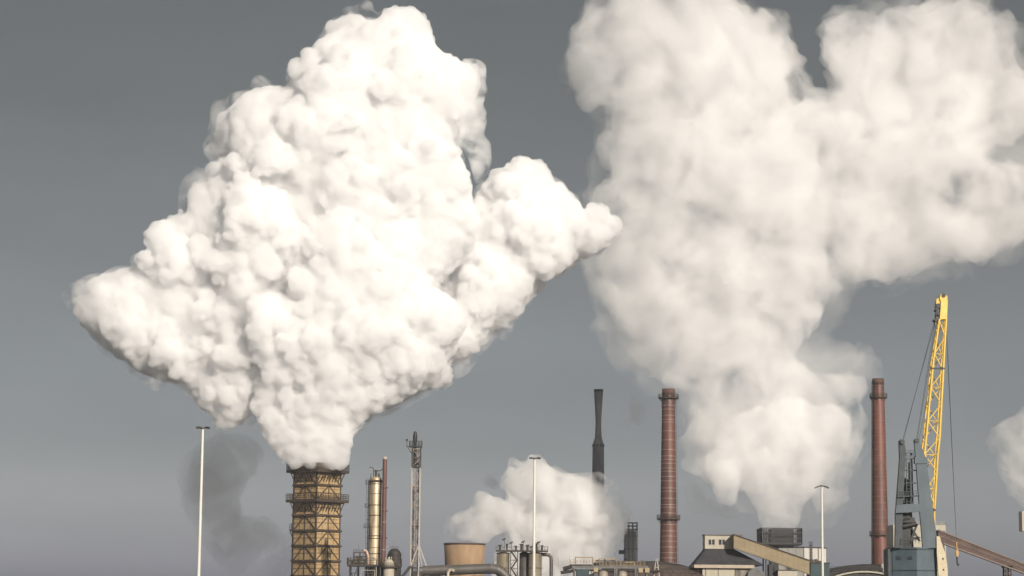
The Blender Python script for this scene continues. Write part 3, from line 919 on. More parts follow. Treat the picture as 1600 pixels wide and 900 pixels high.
for i in range(4):
    (xa, ya), (xb, yb) = cs[i], cs[(i + 1) % 4]
    za, zb_ = zz(730, Y, 648), zz(712, Y, 648)
    k.bar((xa * 1.04, ya * 1.04, za), (xb * 1.04, yb * 1.04, zb_), .22).bar((xb * 1.04, yb * 1.04, za), (xa * 1.04, ya * 1.04, za), .4)
k.build('top_frame', M['dark'], T)
k = MB()
xr = P(667, 886, Y).x - T.location.x
zk = zz(886, Y, 660)
for yy in (-w, w):
    k.bar((w, yy, zb), (xr, yy, zk), .26); k.bar((w - .1, yy, zb), (-w, yy, zk), .3)
    k.bar((xr, yy, 0), (xr, yy, zk), .26)
    k.bar((w * .9, yy, zb - .6), (xr * .62, yy, zk), .14)
k.build('brace_leg', M['pale'], T)
k = MB()
k.box(-w, xr, -w - .1, w + .1, zk - .35, zk - .05)
k.bar((-w, -w - .3, zk + .1), (P(627, 905, Y).x - T.location.x, -w - .3, zz(905, Y)), .55, .8)
k.box(-.6, xr - .6, -.9, .9, zk - 2.6, zk - 1.2)
k.rail([(xr, -w, zk - 2.6), (xr + 2.4, -w, zk - 2.6)], .5, .08, .8, rails=1)
k.build('landing', M['dark'], T)

# ---------------------------------------------------------------- tan cooling tower
Y = 880.0
uc = Y / FOC
T = root('cooling_tower', base(725.5, Y), 'squat round tan cooling tower steaming behind the fat grey pipe', 'cooling tower')
rt, zt = 32.0 * uc, zz(849.5, Y, 725)
MB().lathe([(rt * .97, 0), (rt * .92, zt * .45), (rt * .95, zt * .8), (rt, zt), (rt - .5, zt), (rt - .6, zt - 6)], 64, cap=False).build('shell', M['ct'], T)
MB().ring(rt - .55, rt + .12, zt - .5, zt + .15, 64).build('rim', M['brown'], T)
MB().lathe([(.1, zt - 5), (rt - .6, zt - 5)], 48, cap=False).build('fill', M['dark'], T)

# ---------------------------------------------------------------- fat grey pipe on legs
Y = 600.0
u = Y / FOC
p0, p1, p2, p3 = (P(660, 892, Y), P(768, 888.5, Y), P(776, 889.5, Y), P(798, 905, Y))
T = root('gas_main', (p0.x, Y, 0), 'fat grey horizontal gas pipe bending down into the silos', 'pipe')
loc = lambda p: Vector((p.x - p0.x, 0, p.z))
rp = 7.8 * u
k = MB()
k.tube([loc(p0), loc(p1)], rp, 28)
pts = [loc(p1), loc(p2), loc(P(783, 893.5, Y)), loc(P(791, 901, Y)), loc(P(799, 912, Y)), loc(P(802, 960, Y))]
k.tube(pts, rp, 28)
k.build('run', M['pipe'], T)
for px in (690, 716, 742, 764):
    p = loc(P(px, 888.6 + (768 - px) * .032, Y))
    d = (loc(p1) - loc(p0)).normalized()
    MB().bar(p - d * .12, p + d * .12, rp + .12, n=28).build('flange', M['pipe'], T)
k = MB()
a = loc(P(700, 905, Y)); z = zz(893, Y)
k.tube([(a.x, -rp - .4, 0), (a.x, -rp - .4, z - .6), (a.x + .25, -rp - .4, z), (a.x + .9, -rp - .4, z + .3), (a.x + 1.3, -rp - .1, z + .1), (a.x + 1.5, -rp + .9, z - .1)], .42, 14)
k.build('elbow', noise_mat('tan_lagging', (.38, .32, .24), (.5, .43, .33), 1.2, .5, .2), T)
for px in (680, 745):
    k = MB()
    x = loc(P(px, 900, Y)).x
    for sx in (-1.2, 1.2):
        k.bar((x + sx * 1.3, 0, 0), (x + sx * .6, 0, zz(900, Y)), .35)
    k.bar((x - 1.4, 0, zz(900, Y) - .2), (x + 1.4, 0, zz(900, Y) - .2), .4)
    k.build('trestle', M['dark'], T)

# ---------------------------------------------------------------- three silos with a shared walkway
Y = 606.0
u = Y / FOC


def silo(px, w, label, m, yy=0.0):
    y = Y + yy
    t = root('silo', base(px, y), label, 'silo', 'silos below the middle lamp mast')
    rr, z = w / 2 * y / FOC, zz(863, y, px)
    MB().lathe([(rr, 0), (rr, z - .2), (rr * .4, z + .1)], 36).build('shell', m, t)
    for zz_ in (z - .35, z - 4.2, z - 8):
        MB().ring(rr, rr + .08, zz_, zz_ + .16, 36).build('ring', M['brown'], t)
    return t, rr, z


silo(786, 20, 'silo standing alone left of the stair gap, where the fat pipe ends', M['silo'])
silo(819, 15, 'narrow dark silo in the middle of the three', noise_mat('dark_silo_metal', (.05, .048, .045), (.12, .11, .095), .8, .5, .2, stretch=(1, 1, .2)), 2)
silo(836, 21, 'silo right behind the middle lamp mast, with the bent pipe beside it', M['silo'])
zt = zz(862, Y, 810)
ox = P(810, 862, Y).x
X = lambda px: P(px, 862, Y).x - ox
T = root('silo_walkway', (ox, Y, 0), 'railed steel walkway with floodlights across the tops of the silos', 'walkway')
k = MB()
k.box(X(775), X(856), -2.4, 2.4, zt, zt + .22)
for px in (798, 809):
    for y in (-2, 2):
        k.bar((X(px), y, 0), (X(px), y, zt), .22)
k.build('deck', M['dark'], T)
MB().rail([(X(775), 2.4, zt + .2), (X(775), -2.4, zt + .2), (X(856), -2.4, zt + .2), (X(856), 2.4, zt + .2)], 1.15, .08, .9, False, .15).build('railing', M['brown'], T)
k = MB()
zs = zt
sgn = 1
for i in range(6):
    zn = zs - 2.2
    a, b = (X(799), X(808)) if sgn > 0 else (X(808), X(799))
    k.bar((a, -.8, zs), (b, -.8, zn), .16, .4); k.bar((a, .3, zs), (b, .3, zn), .16, .4)
    k.bar((a, -.8, zs + 1), (b, -.8, zn + 1), .08)
    k.box(X(797.5), X(809.5), -.9, .5, zn - .12, zn)
    zs = zn; sgn = -sgn
k.build('stair', M['brown'], T)
for px, hgt, tl in ((788, 3.4, -1), (799, 2.5, -1), (818, 2.7, 0), (831, 1.5, -1), (842, 2.6, 0)):
    k = MB()
    k.bar((X(px), -2.2, zt + .2), (X(px), -2.2, zt + hgt - .2), .12)
    k.hexa([(X(px) - .65, -2.6, zt + hgt - .5 + .2 * tl), (X(px) + .25, -2.6, zt + hgt - .3), (X(px) + .25, -2.0, zt + hgt - .3), (X(px) - .65, -2.0, zt + hgt - .5 + .2 * tl),
            (X(px) - .55, -2.6, zt + hgt - .1 + .2 * tl), (X(px) + .35, -2.6, zt + hgt + .15), (X(px) + .35, -2.0, zt + hgt + .15), (X(px) - .55, -2.0, zt + hgt - .1 + .2 * tl)])
    k.build('floodlight', M['black'], T)
for px, hgt, r_ in ((781, 1.4, .3), (792, 1.7, .22), (806, 1.2, .25), (815, 1.7, .35), (824, 1.5, .3), (838, 1.9, .32), (847, 1.4, .25)):
    k = MB().bar((X(px), .2, zt + .2), (X(px), .2, zt + hgt), r_, n=8)
    k.box(X(px) - r_ * 1.6, X(px) + r_ * 1.6, -.3, .6, zt + hgt, zt + hgt + .35)
    k.build('valve', M['dark'], T)
ox2 = P(846, 866, Y).x
T = root('bent_pipe', (ox2, Y, 0), 'bent grey pipe coming down from the right silo top', 'pipe')
x1 = P(861.5, 870, Y).x - ox2
zh = zz(866.5, Y, 850)
MB().tube([(-.6, 0, zh), (x1 - 1.0, 0, zh), (x1 - .3, 0, zh - .3), (x1, 0, zh - 1.0), (x1, 0, 0)], .48, 14).build('run', M['pipe'], T)
MB().bar((x1, 0, zh - 1.6), (x1, 0, zh - 1.4), .62, n=14).build('flange', M['grey'], T)
MB().bar((-.1, 0, zh), (.1, 0, zh), .62, n=14).build('flange', M['grey'], T)

# ---------------------------------------------------------------- lamp masts
def lamp(px, py, Y, label, droop, r0):
    p = P(px, py, Y)
    zt = p.z
    t = root('lamp_mast', (P(px, py, Y).x, Y, 0), label, 'lamp post', 'tall white lamp masts')
    MB().lathe([(r0 * 1.25, 0), (r0, zt * .3), (r0 * .72, zt)], 16).build('pole', M['mast'], t)
    MB().lathe([(r0 * 1.25, 0), (r0 * 2.2, 0), (r0 * 2.2, .3), (r0 * 1.25, .35)], 16, cap=False).build('foot', M['grey'], t)
    q = MB()
    q.ring(.0, .32, zt - .1, zt + .16, 16)
    q.build('bracket', M['grey'], t)
    for s, L in droop:
        q = MB()
        a = Vector((s * .18, 0, zt + .06)); b = Vector((s * L, -.15, zt + .06 - .42 * (L > 1.1)))
        q.bar(a, a.lerp(b, .35), .12)
        m_ = a.lerp(b, .3)
        q.hexa([(m_.x, -.35, m_.z - .10), (b.x, -.40, b.z - .10), (b.x, .25, b.z - .10), (m_.x, .3, m_.z - .10),
                (m_.x, -.35, m_.z + .16), (b.x, -.40, b.z + .10), (b.x, .25, b.z + .10), (m_.x, .3, m_.z + .16)])
        hd = q.build('lamp_head', M['black'], t)
        q = MB()
        x_a, x_b = sorted((m_.x + s * .15, b.x - s * .12))
        q.hexa([(x_a, -.25, min(m_.z, b.z) - .16), (x_b, -.25, min(m_.z, b.z) - .16), (x_b, .15, min(m_.z, b.z) - .16), (x_a, .15, min(m_.z, b.z) - .16),
                (x_a, -.25, min(m_.z, b.z) - .06), (x_b, -.25, min(m_.z, b.z) - .06), (x_b, .15, min(m_.z, b.z) - .06), (x_a, .15, min(m_.z, b.z) - .06)])
        q.build('lens', M['lens'], hd)


lamp(317, 669, 300, 'tallest white lamp mast with flat twin head, alone left of the tan tower', ((-1, .85), (1, .9)), .23)
lamp(835.5, 716.5, 358, 'white lamp mast with flat twin head in front of the silos', ((-1, .85), (1, .95)), .26)
lamp(1284, 759.5, 435, 'white lamp mast with drooping twin head in front of the white building', ((-1, 1.35), (1, 1.35)), .26)


# ---------------------------------------------------------------- dark concrete stack
Y = 1010.0
uk = Y / FOC
T = root('concrete_stack', base(934, Y), 'dark grey concrete stack with slim neck and flared top rising behind the steam', 'chimney')
prof = [(11.5, 960), (9.6, 757), (8.9, 697), (8.7, 694), (5.6, 685), (5.1, 680), (4.4, 664), (4.6, 652), (6.3, 626), (7.1, 609), (6.2, 609), (5.6, 616)]
MB().lathe([(r_ * uk, zz(py, Y, 931)) for r_, py in prof], 36, cap=False).build('shaft', M['concrete'], T)
for i in range(10):
    a = 2 * math.pi * i / 10 + .1
    x, y = math.cos(a) * 8.3 * uk, math.sin(a) * 8.3 * uk
    MB().box(x - .45, x + .45, y - .45, y + .45, zz(698, Y, 931), zz(694.5, Y, 931)).build('vent', M['black'], T)
MB().ring(7.0 * uk, 7.4 * uk, zz(612, Y, 931), zz(608.5, Y, 931), 36).build('rim', M['dark'], T)

# ---------------------------------------------------------------- brick chimneys
def chimney(px, prof, walks, bands, Y, label, ladder_a, brick, hoop):
    uu = Y / FOC
    t = root('brick_chimney', (P(px, prof[-1][1], Y).x, Y, 0), label, 'chimney', 'red brick chimneys')
    pr = [(r_ * uu, max(0, zz(py, Y, px))) for r_, py in prof]
    MB().lathe(pr, 40, cap=False).build('shaft', brick, t)
    rad = lambda z: np.interp(z, [p[1] for p in pr], [p[0] for p in pr])
    zt = pr[-1][1]
    MB().ring(rad(zt) - .5, rad(zt) + .05, zt - 1.9, zt + .05, 40).build('crown', M['hoop_dark'], t)
    for py in bands:
        z = zz(py, Y, px)
        MB().ring(rad(z) - .02, rad(z) + .07, z - .07, z + .07, 40).build('hoop', hoop, t)
    for py, ov in walks:
        z = zz(py, Y, px); rr = rad(z); n = 18
        q = MB().ring(rr, rr + ov, z - .22, z, 36)
        for i in range(10):
            a = 2 * math.pi * i / 10
            q.bar((math.cos(a) * (rr + ov), math.sin(a) * (rr + ov), z - .1), (math.cos(a) * rr, math.sin(a) * rr, z - 1.2), .1)
        wk = q.build('walkway', M['brown'], t)
        MB().rail([(math.cos(2 * math.pi * i / n) * (rr + ov), math.sin(2 * math.pi * i / n) * (rr + ov), z) for i in range(n)], 1.2, .08, .9, True, .12).build('railing', M['brown'], wk)
    q = MB()
    a = ladder_a
    for z0 in np.arange(4, zt - 2, 4):
        ra, rb = rad(z0) + .3, rad(z0 + 4) + .3
        for s in (-.06, .06):
            q.bar((math.cos(a + s) * ra, math.sin(a + s) * ra, z0), (math.cos(a + s) * rb, math.sin(a + s) * rb, z0 + 4), .09)
        for f_ in np.arange(0, 1, .12):
            r_ = ra + (rb - ra) * f_
            q.bar((math.cos(a - .06) * r_, math.sin(a - .06) * r_, z0 + 4 * f_), (math.cos(a + .06) * r_, math.sin(a + .06) * r_, z0 + 4 * f_), .05)
    q.build('ladder', M['brown'], t)
    return t


bl = [634, 640, 649.5, 656, 660, 674, 688, 703, 713, 718.5, 724.5, 732, 737, 745, 752, 763, 768, 779, 789, 793, 802, 820, 830, 838, 846, 855, 864, 872, 880]
chimney(1044.5, [(16.5, 962), (13.6, 880), (12.6, 800), (11.0, 680), (10.4, 640), (10.9, 636), (10.9, 624), (10.1, 622), (9.9, 608)], ((622, 5.6 * .2), (811, 5.4 * .2)), bl, 720,
        'red brick chimney with pale hoops standing right of the dark concrete stack', -.15,
        brick_mat('brown_brick', (.165, .054, .036), (.115, .040, .028), zz(640, 720, 1044)), M['hoop'])
br_ = [603, 612, 640, 648, 658, 669, 681, 692, 703, 712, 723, 734, 745, 755, 766, 776, 786, 797, 809, 819, 828]
chimney(1372, [(17.5, 962), (13.2, 880), (12.4, 820), (10.6, 690), (9.6, 624), (9.1, 605), (9.0, 592)], ((621, 4.2 * .2), (836, 4.0 * .2)), br_, 720,
        'red brick chimney just left of the grey crane', math.pi + .2,
        brick_mat('red_brick', (.205, .058, .036), (.155, .046, .030), zz(612, 720, 1372)), noise_mat('dull_hoop', (.17, .10, .08), (.28, .19, .155), 1.0, .5, .3))
HAZE = 0.00012
# ---------------------------------------------------------------- far hazy frame tower
Y = 1150.0
T = root('frame_tower', base(985, Y), 'small faint open frame tower fading in haze left of the hooped brick chimney', 'tower')
X = lambda px: P(px, 840, Y).x - T.location.x
ztop, zm = zz(817, Y, 985), zz(858, Y, 985)
MB().box(X(977), X(994), -4, 4, 0, zz(829, Y, 985)).build('core', M['grey'], T)
k = MB()
for px in (976, 982, 988.5, 995):
    for y in (-4.3, 4.3):
        k.bar((X(px), y, 0), (X(px), y, ztop), .35)
for py in (817, 822, 827, 838, 858):
    for y in (-4.3, 4.3):
        k.bar((X(975), y, zz(py, Y, 985)), (X(996), y, zz(py, Y, 985)), .35)
k.box(X(967), X(977), -2, 2, zz(864, Y), zz(858, Y))
k.build('frame', M['dark'], T)

# ---------------------------------------------------------------- pipe rack with deck, railing and tanks
Y = 560.0
u = Y / FOC
ox = P(950, 886, Y).x
X = lambda px: P(px, 886, Y).x - ox
T = root('pipe_rack', (ox, Y, 0), 'long railed pipe rack with teal and beige equipment in front of the middle steam cloud', 'pipe rack')
zd = zz(884, Y, 950)
k = MB()
k.box(X(893), X(1012), -2.2, 2.2, zd - .7, zd)
k.box(X(891), X(926), -2.6, 2.6, zd + .01, zd + .3)
for px in (897, 929, 932, 960, 963, 992, 995, 1010):
    for y in (-2, 2):
        k.bar((X(px), y, 0), (X(px), y, zd - .6), .35)
k.build('deck', M['grey'], T)
k = MB()
z0 = zd
k.rail([(X(891), -2.4, zd + .3), (X(936), -2.4, zd + .3)], 1.0, .08, .8, False, 0)
k.rail([(X(936), -2.4, z0), (X(1006), -2.3, z0)], 1.0, .07, .85, False, .1)
for a, b, py in ((899, 926, 871.5), (936, 963, 873.5), (976, 991, 878.5)):
    zt = zz(py, Y, 950)
    for y in (-2.1, 2.1):
        k.bar((X(a), y, zd), (X(a), y, zt), .17); k.bar((X(b), y, zd), (X(b), y, zt), .17)
        k.bar((X(a), y, zt), (X(b), y, zt), .17)
    k.bar((X(a), -2.1, zt), (X(a), 2.1, zt), .15); k.bar((X(b), -2.1, zt), (X(b), 2.1, zt), .15)
for px, hh in ((889.5, 2.6), (872, 2.0), (912, 1.6), (954, 1.9), (970, 1.3)):
    k.bar((X(px), -2.2, zd - .5), (X(px), -2.2, zd + hh), .09)
k.build('railing', noise_mat('tan_rail_paint', (.24, .18, .11), (.34, .27, .18), 1.5, .6), T)
rng = random.Random(4)
k = MB()
for px in np.arange(928, 1010, 4.2):
    hh = rng.uniform(.5, 1.7)
    if rng.random() < .55:
        k.bar((X(px), rng.uniform(-1, 1), zd), (X(px), rng.uniform(-1, 1), zd + hh), rng.uniform(.12, .3), n=8)
    else:
        x, w_, y = X(px), rng.uniform(.25, .6), rng.uniform(-1.2, .5)
        k.box(x - w_, x + w_, y - .4, y + .4, zd, zd + hh * .8)
for j, zq in enumerate((.35, .75, 1.15)):
    k.bar((X(930), .9 - j * .6, zd + zq), (X(1012), .9 - j * .6, zd + zq * .8), .17, n=8)
k.build('valve', M['dark'], T)
k = MB()
for j in range(5):
    k.bar((X(893), -1.6 + .8 * j, zd - 1.1), (X(1030), -1.6 + .8 * j, zd - 1.2), .24, n=10)
k.bar((X(880), -1.0, zd - .9), (X(893), -1.4, zd - .3), .5, n=10).bar((X(876), -1.4, zd - 1.8), (X(897), -1.8, zd - 1.3), .4, n=10)
k.build('pipe', M['dark'], T)
MB().box(X(900), X(920), -2.9, 1.5, 0, zd - .9).build('cabinet', M['teal'], T)
for px, rr in ((942, 1.25), (972, 1.15)):
    MB().lathe([(rr, 0), (rr, zd - 2.0), (rr * .8, zd - 1.4), (rr * .3, zd - 1.2)], 24, (X(px), -1.4)).build('tank', noise_mat('beige_tank', (.22, .19, .15), (.30, .26, .21), 1.0, .5), T)
for px in (930, 1000, 1010):
    MB().box(X(px) - .5, X(px) + .6, -2.7, -1.9, zd - 1.6, zd - .5).build('bracket', noise_mat('ochre_bracket', (.28, .21, .12), (.36, .28, .17), 1.0, .6), T)

T = root('trestle', (P(1026, 890, Y).x, Y, 0), 'narrow pale A-shaped trestle on the curved hall roof right of the pipe rack', 'trestle')
k = MB()
za, zb = zz(874, Y, 1026), zz(899, Y, 1026)
for y in (-.5, .5):
    for s in (-1, 1):
        k.bar((s * .15, y, za), (s * .62, y, zb), .15).bar((s * .62, y, zb), (s * .8, y, 0), .2)
    k.bar((-.4, y, (za + zb) / 2), (.4, y, (za + zb) / 2), .12)
k.box(-.4, .4, -.6, .6, za, za + .12)
k.build('frame', M['pale'], T)

# ---------------------------------------------------------------- curved roof halls
def hall(px, ytop, half_px, sag_px, Y, depth, label, m, name, walk=True):
    uu = Y / FOC
    c = P(px, ytop, Y)
    hw, sg = half_px * uu, sag_px * uu
    Rr = (hw * hw + sg * sg) / (2 * sg)
    t = root(name, (c.x, Y, 0), label, 'hall', 'curved roof halls')
    n = 28
    a0 = math.asin(min(1, hw / Rr))
    arc = [(Rr * math.sin(a), c.z - Rr + Rr * math.cos(a)) for a in (a0 - 2 * a0 * i / n for i in range(n + 1))]
    MB().prism(arc + [(p[0], p[1] - .35) for p in reversed(arc)], 0, depth).build('roof', m, t)
    wl_ = [(p[0] * .985, p[1] - .4) for p in arc]
    MB().prism(wl_ + [(wl_[-1][0], 0), (wl_[0][0], 0)], .6, depth - .6).build('wall', M['dark'], t)
    q = MB()
    for j in range(0, n, 2):
        q.bar((arc[j][0], -.1, arc[j][1] + .1), (arc[j + 1][0], -.1, arc[j + 1][1] + .1), .14, .12)
        q.bar((arc[j][0], 0, arc[j][1] + .06), (arc[j][0], depth, arc[j][1] + .06), .12)
    q.build('roof_rib', M['dark'], t)
    if walk:
        pts = [(x, .5, z + .1) for x, z in arc[::4]]
        MB().rail(pts, .9, .07, 1.6, rails=2).build('railing', M['brown'], t)
    return t


def dome_hall(px, ytop, half_px, sag_px, Y, label, m, name):
    uu = Y / FOC
    c = P(px, ytop, Y)
    hw, sg = half_px * uu, sag_px * uu
    Rr = (hw * hw + sg * sg) / (2 * sg)
    t = root(name, (c.x, Y, 0), label, 'hall', 'curved roof halls')
    a0 = math.asin(min(1, hw / Rr))
    prof = [(Rr * math.sin(a), c.z - Rr + Rr * math.cos(a)) for a in (a0 - a0 * i / 14 for i in range(14))] + [(.05, c.z)]
    MB().lathe(prof, 72, cap=False).build('roof', m, t)
    MB().lathe([(hw * .985, 0), (hw * .985, prof[0][1] - .02)], 72, cap=False).build('wall', M['grey'], t)
    q = MB()
    for i in range(48):
        an = 2 * math.pi * i / 48
        pts = [(r_ * math.cos(an), r_ * math.sin(an), z + .05) for r_, z in prof[::3]]
        q.tube(pts, .09, 5)
    for r_, z in prof[3:13:3]:
        q.ring(r_ - .06, r_ + .06, z + .02, z + .12, 48)
    q.build('roof_rib', M['dark'], t)
    r_, z = prof[4]
    MB().rail([(r_ * math.cos(a), r_ * math.sin(a), z) for a in (math.pi + math.pi * i / 20 for i in range(21))], 1.0, .07, 1.6, rails=2).build('railing', M['brown'], t)
    return t


dome_hall(1016, 877, 125, 40, 606, 'rusty brown domed hall roof at the foot of the hooped brick chimney', M['hall'], 'storage_hall')
dome_hall(1362, 882, 105, 20, 640, 'low dark domed hall roof below the right brick chimney', M['slate'], 'storage_hall')
hall(1352, 892, 52, 10, 520, 14, 'pale curved roof edge in front of the low dark curved roof', M['cream'], 'storage_hall')

# ---------------------------------------------------------------- head house with dark hipped roof and sloping conveyor gallery
Y = 600.0
u = Y / FOC
ox = P(1122, 860, Y).x
X = lambda px: P(px, 860, Y).x - ox
T = root('head_house', (ox, Y, 0), 'cream head house with two double windows on a dark hipped roof building', 'building')
z1, z0 = zz(836.5, Y, 1122), zz(857.5, Y, 1122)
k = MB().box(X(1101.5), X(1146), 0, 7, z0, z1)
up = k.build('upper_wall', M['cream'], T)
MB().box(X(1100.5), X(1160), -.3, 7.4, z1 + .003, z1 + .28).build('roof', M['grey'], T)
for a in (1107, 1123):
    fr = MB()
    xa, xb, za, zb = X(a), X(a + 10), zz(851.5, Y, 1122), zz(842.5, Y, 1122)
    xm = (xa + xb) / 2
    for p in ((xa - .1, xa + .06), (xm - .1, xm + .1), (xb - .06, xb + .1)):
        fr.box(p[0], p[1], -.10, .05, za - .1, zb + .1)
    for z in (za, zb):
        fr.box(xa + .06, xm - .1, -.09, .05, z - .1, z + .06); fr.box(xm + .1, xb - .06, -.09, .05, z - .1, z + .06)
    wd = fr.build('window', M['pale'], T)
    MB().box(xa + .06, xm - .1, -.04, .03, za + .06, zb - .1).box(xm + .1, xb - .06, -.04, .03, za + .06, zb - .1).build('pane', M['glass'], wd)
zt, zb = z0 - .004, zz(883, Y, 1122)
xl, xr, xL, xR = X(1102), X(1147), X(1083.5), X(1192)
MB().hexa([(xL, -4, zb), (xR, -4, zb), (xR, 14, zb), (xL, 14, zb), (xl, .1, zt), (xr, .1, zt), (xr, 7, zt), (xl, 7, zt)]).build('hipped_roof', M['slate'], T)
zE = zz(888, Y, 1122)
MB().box(xL - .15, X(1176), -4.2, 14.2, zE, zb - .004).build('eaves', noise_mat('pale_eaves', (.36, .30, .23), (.45, .38, .30), .8, .7, spots=((.3, .22, .15), .9, .6)), T)
MB().box(X(1096), X(1147), -3.2, 13, 0, zE - .004).build('wall', M['cream'], T)
MB().box(X(1147.2), X(1168), -3.1, 13, 0, zE - .004).build('annex', noise_mat('streaked_wall', (.07, .066, .062), (.26, .235, .19), 1.2, .8, stretch=(1, 1, .12)), T)
k = MB()
for px in (1101, 1120.5, 1146.5):
    k.bar((X(px), -3.28, 0), (X(px), -3.28, zE - .2), .12)
k.build('pilaster', M['brown'], T)
MB().bar((X(1176), -4.6, zz(896, Y)), (X(1176), 4, zz(896, Y)), 1.75, n=24).bar((X(1184), -3.6, zz(896, Y)), (X(1184), 4, zz(896, Y)), 1.4, n=20).build('hood', M['grey'], T)

ga, gb = P(1144, 837, Y), P(1262, 877.5, Y)
ga2, gb2 = P(1144, 856.5, Y), P(1262, 897.5, Y)
T = root('conveyor_gallery', (gb.x, Y - 4.5, 0), 'ochre enclosed conveyor gallery sloping down right from the cream head house', 'conveyor')
q = lambda p, dy: (p.x - gb.x, dy, p.z)
d = 4.0
MB().hexa([q(ga2, 0), q(gb2, 0), q(gb2, d), q(ga2, d), q(ga, 0), q(gb, 0), q(gb, d), q(ga, d)]).build('side_wall', M['ochre'], T)
k = MB()
up = Vector((0, 0, .16))
A, B = Vector(q(ga, -.25)) + up, Vector(q(gb, -.25)) + up
A2, B2 = Vector(q(ga, d + .25)) + up, Vector(q(gb, d + .25)) + up
k.hexa([A - up * .9, B - up * .9, B2 - up * .9, A2 - up * .9, A + up, B + up, B2 + up, A2 + up])
k.build('roof', M['brown'], T)
k = MB()
for i in range(1, 14):
    f = i / 14
    a_, b_ = Vector(q(ga, -.03)).lerp(Vector(q(gb, -.03)), f), Vector(q(ga2, -.03)).lerp(Vector(q(gb2, -.03)), f)
    k.bar(a_, b_, .05)
k.bar(q(ga2, -.1), q(gb2, -.1), .22, .3)
k.build('seam', noise_mat('ochre_seam', (.18, .145, .09), (.22, .175, .11), 1.0, .7), T)
k = MB()
for px in (1200, 1208, 1240):
    p = P(px, 880, Y)
    for y in (.4, d - .4):
        k.bar((p.x - gb.x, y, 0), (p.x - gb.x, y, zz(857 + (px - 1144) * .347, Y) - .3), .4)
p = P(1198, 880, Y).x - gb.x
k.box(p, p + 2.4, .6, d - .6, 0, zz(879, Y))
k.build('support', M['black'], T)

Tc = root('low_shed', (P(1226, 895, Y).x, Y - 6, 0), 'small cream shed under the lower end of the ochre gallery', 'shed')
MB().box(-2.4, 2.5, 0, 4, 0, zz(891.5, Y - 6, 1226)).build('wall', M['cream'], Tc)
MB().box(-2.6, 2.7, -.2, 4.2, zz(891.5, Y - 6, 1226) + .003, zz(891.5, Y - 6, 1226) + .22).build('roof', M['dark'], Tc)
Tc = root('teal_shed', (P(1276, 890, Y).x, Y - 3, 0), 'dark teal transfer shed at the lower end of the ochre gallery', 'shed')
zt = zz(881, Y, 1276)
MB().box(P(1262.6, 890, Y).x - Tc.location.x, P(1292, 890, Y).x - Tc.location.x, -2, 6, 0, zt).build('wall', M['teal'], Tc)
MB().box(P(1262.8, 890, Y).x - Tc.location.x, P(1293, 890, Y).x - Tc.location.x, -2.2, 6.2, zt + .003, zt + .25).build('roof', M['dark'], Tc)
k = MB()
for px, hh, w_ in ((1264, .8, .9), (1271, .9, .7), (1276, .5, .8)):
    x = P(px, 880, Y).x - Tc.location.x
    MB().box(x, x + w_, 0, 1.5, zt + .25, zt + .25 + hh).build('duct', M['brown'], Tc)

# ---------------------------------------------------------------- low dark steel tower under the second plume
Y = 850.0
uk = Y / FOC
T = root('steel_tower', base(1218, Y), 'low dark open steel framed tower under the wide cream plume', 'tower')
X = lambda px: P(px, 840, Y).x - T.location.x
MB().box(X(1203), X(1238), -4.2, 4.2, 0, zz(827, Y, 1218)).build('core', M['black'], T)
k = MB()
hw = X(1249)
for i in range(25):
    s = -hw + 2 * hw * i / 24
    for y in (-hw, hw):
        k.bar((s, y, zz(851, Y, 1218)), (s, y, zz(826.5, Y, 1218)), .26)
        k.bar((y, s, zz(851, Y, 1218)), (y, s, zz(826.5, Y, 1218)), .26)
for py, w_ in ((826.5, .3), (833.5, .45), (842, .18), (850, .6)):
    z = zz(py, Y, 1218)
    for a, b in (((-hw, -hw), (hw, -hw)), ((hw, -hw), (hw, hw)), ((hw, hw), (-hw, hw)), ((-hw, hw), (-hw, -hw))):
        k.bar((*a, z), (*b, z), w_)
for i in range(12):
    a = -hw + 2 * hw * i / 12; b = a + 2 * hw / 12
    k.bar((a, -hw, zz(850, Y)), (b, -hw, zz(833.5, Y)), .1)
k.build('frame', M['black'], T)
k = MB()
for py in (851.5,):
    z = zz(py, Y, 1218)
    k.box(-hw, hw, -hw, -4.3, z - .25, z).box(-hw, hw, 4.3, hw, z - .25, z).box(-hw, -4.5, -4.3, 4.3, z - .25, z).box(4.5, hw, -4.3, 4.3, z - .25, z)
k.build('walkway', M['dark'], T)
k = MB()
for sx in (-1, 1):
    for y in (-4.5, 4.5):
        k.bar((sx * X(1241), y, 0), (sx * X(1241), y, zz(851, Y)), .5)
k.build('leg', M['black'], T)

# ---------------------------------------------------------------- white clad building
Y = 690.0
kx, lx, rx = (P(px, 870, Y).x for px in (1256, 1220, 1296.5))
wl_, wr_ = (kx - lx) / math.cos(R(38)), (rx - kx) / math.cos(R(40))
zt = zz(856, Y, 1256)
T = root('clad_building', (kx, Y, 0), 'flat roofed white clad building behind the right lamp mast', 'building')
A = Vector((0, 0, 0)); L_ = Vector((-math.cos(R(38)) * wl_, math.sin(R(38)) * wl_, 0)); Rr = Vector((math.cos(R(40)) * wr_, math.sin(R(40)) * wr_, 0)); Bk = L_ + Rr
H = Vector((0, 0, zt))
MB().hexa([A, Rr, Bk, L_, A + H, Rr + H, Bk + H, L_ + H]).build('wall', M['white'], T)
k = MB()
c = Bk / 2
gr = lambda p: c + (p - c) * 1.012
H0, H1 = H + Vector((0, 0, .003)), H + Vector((0, 0, .35))
k.hexa([gr(A) + H0, gr(Rr) + H0, gr(Bk) + H0, gr(L_) + H0, gr(A) + H1, gr(Rr) + H1, gr(Bk) + H1, gr(L_) + H1])
k.build('roof_edge', M['dark'], T)
k = MB()
for f, w_ in ((.0, .12), (.35, .06), (.62, .22), (.98, .1)):
    p = Rr * f + Vector((.05, -.06, 0)); k.bar(p, p + H, w_)
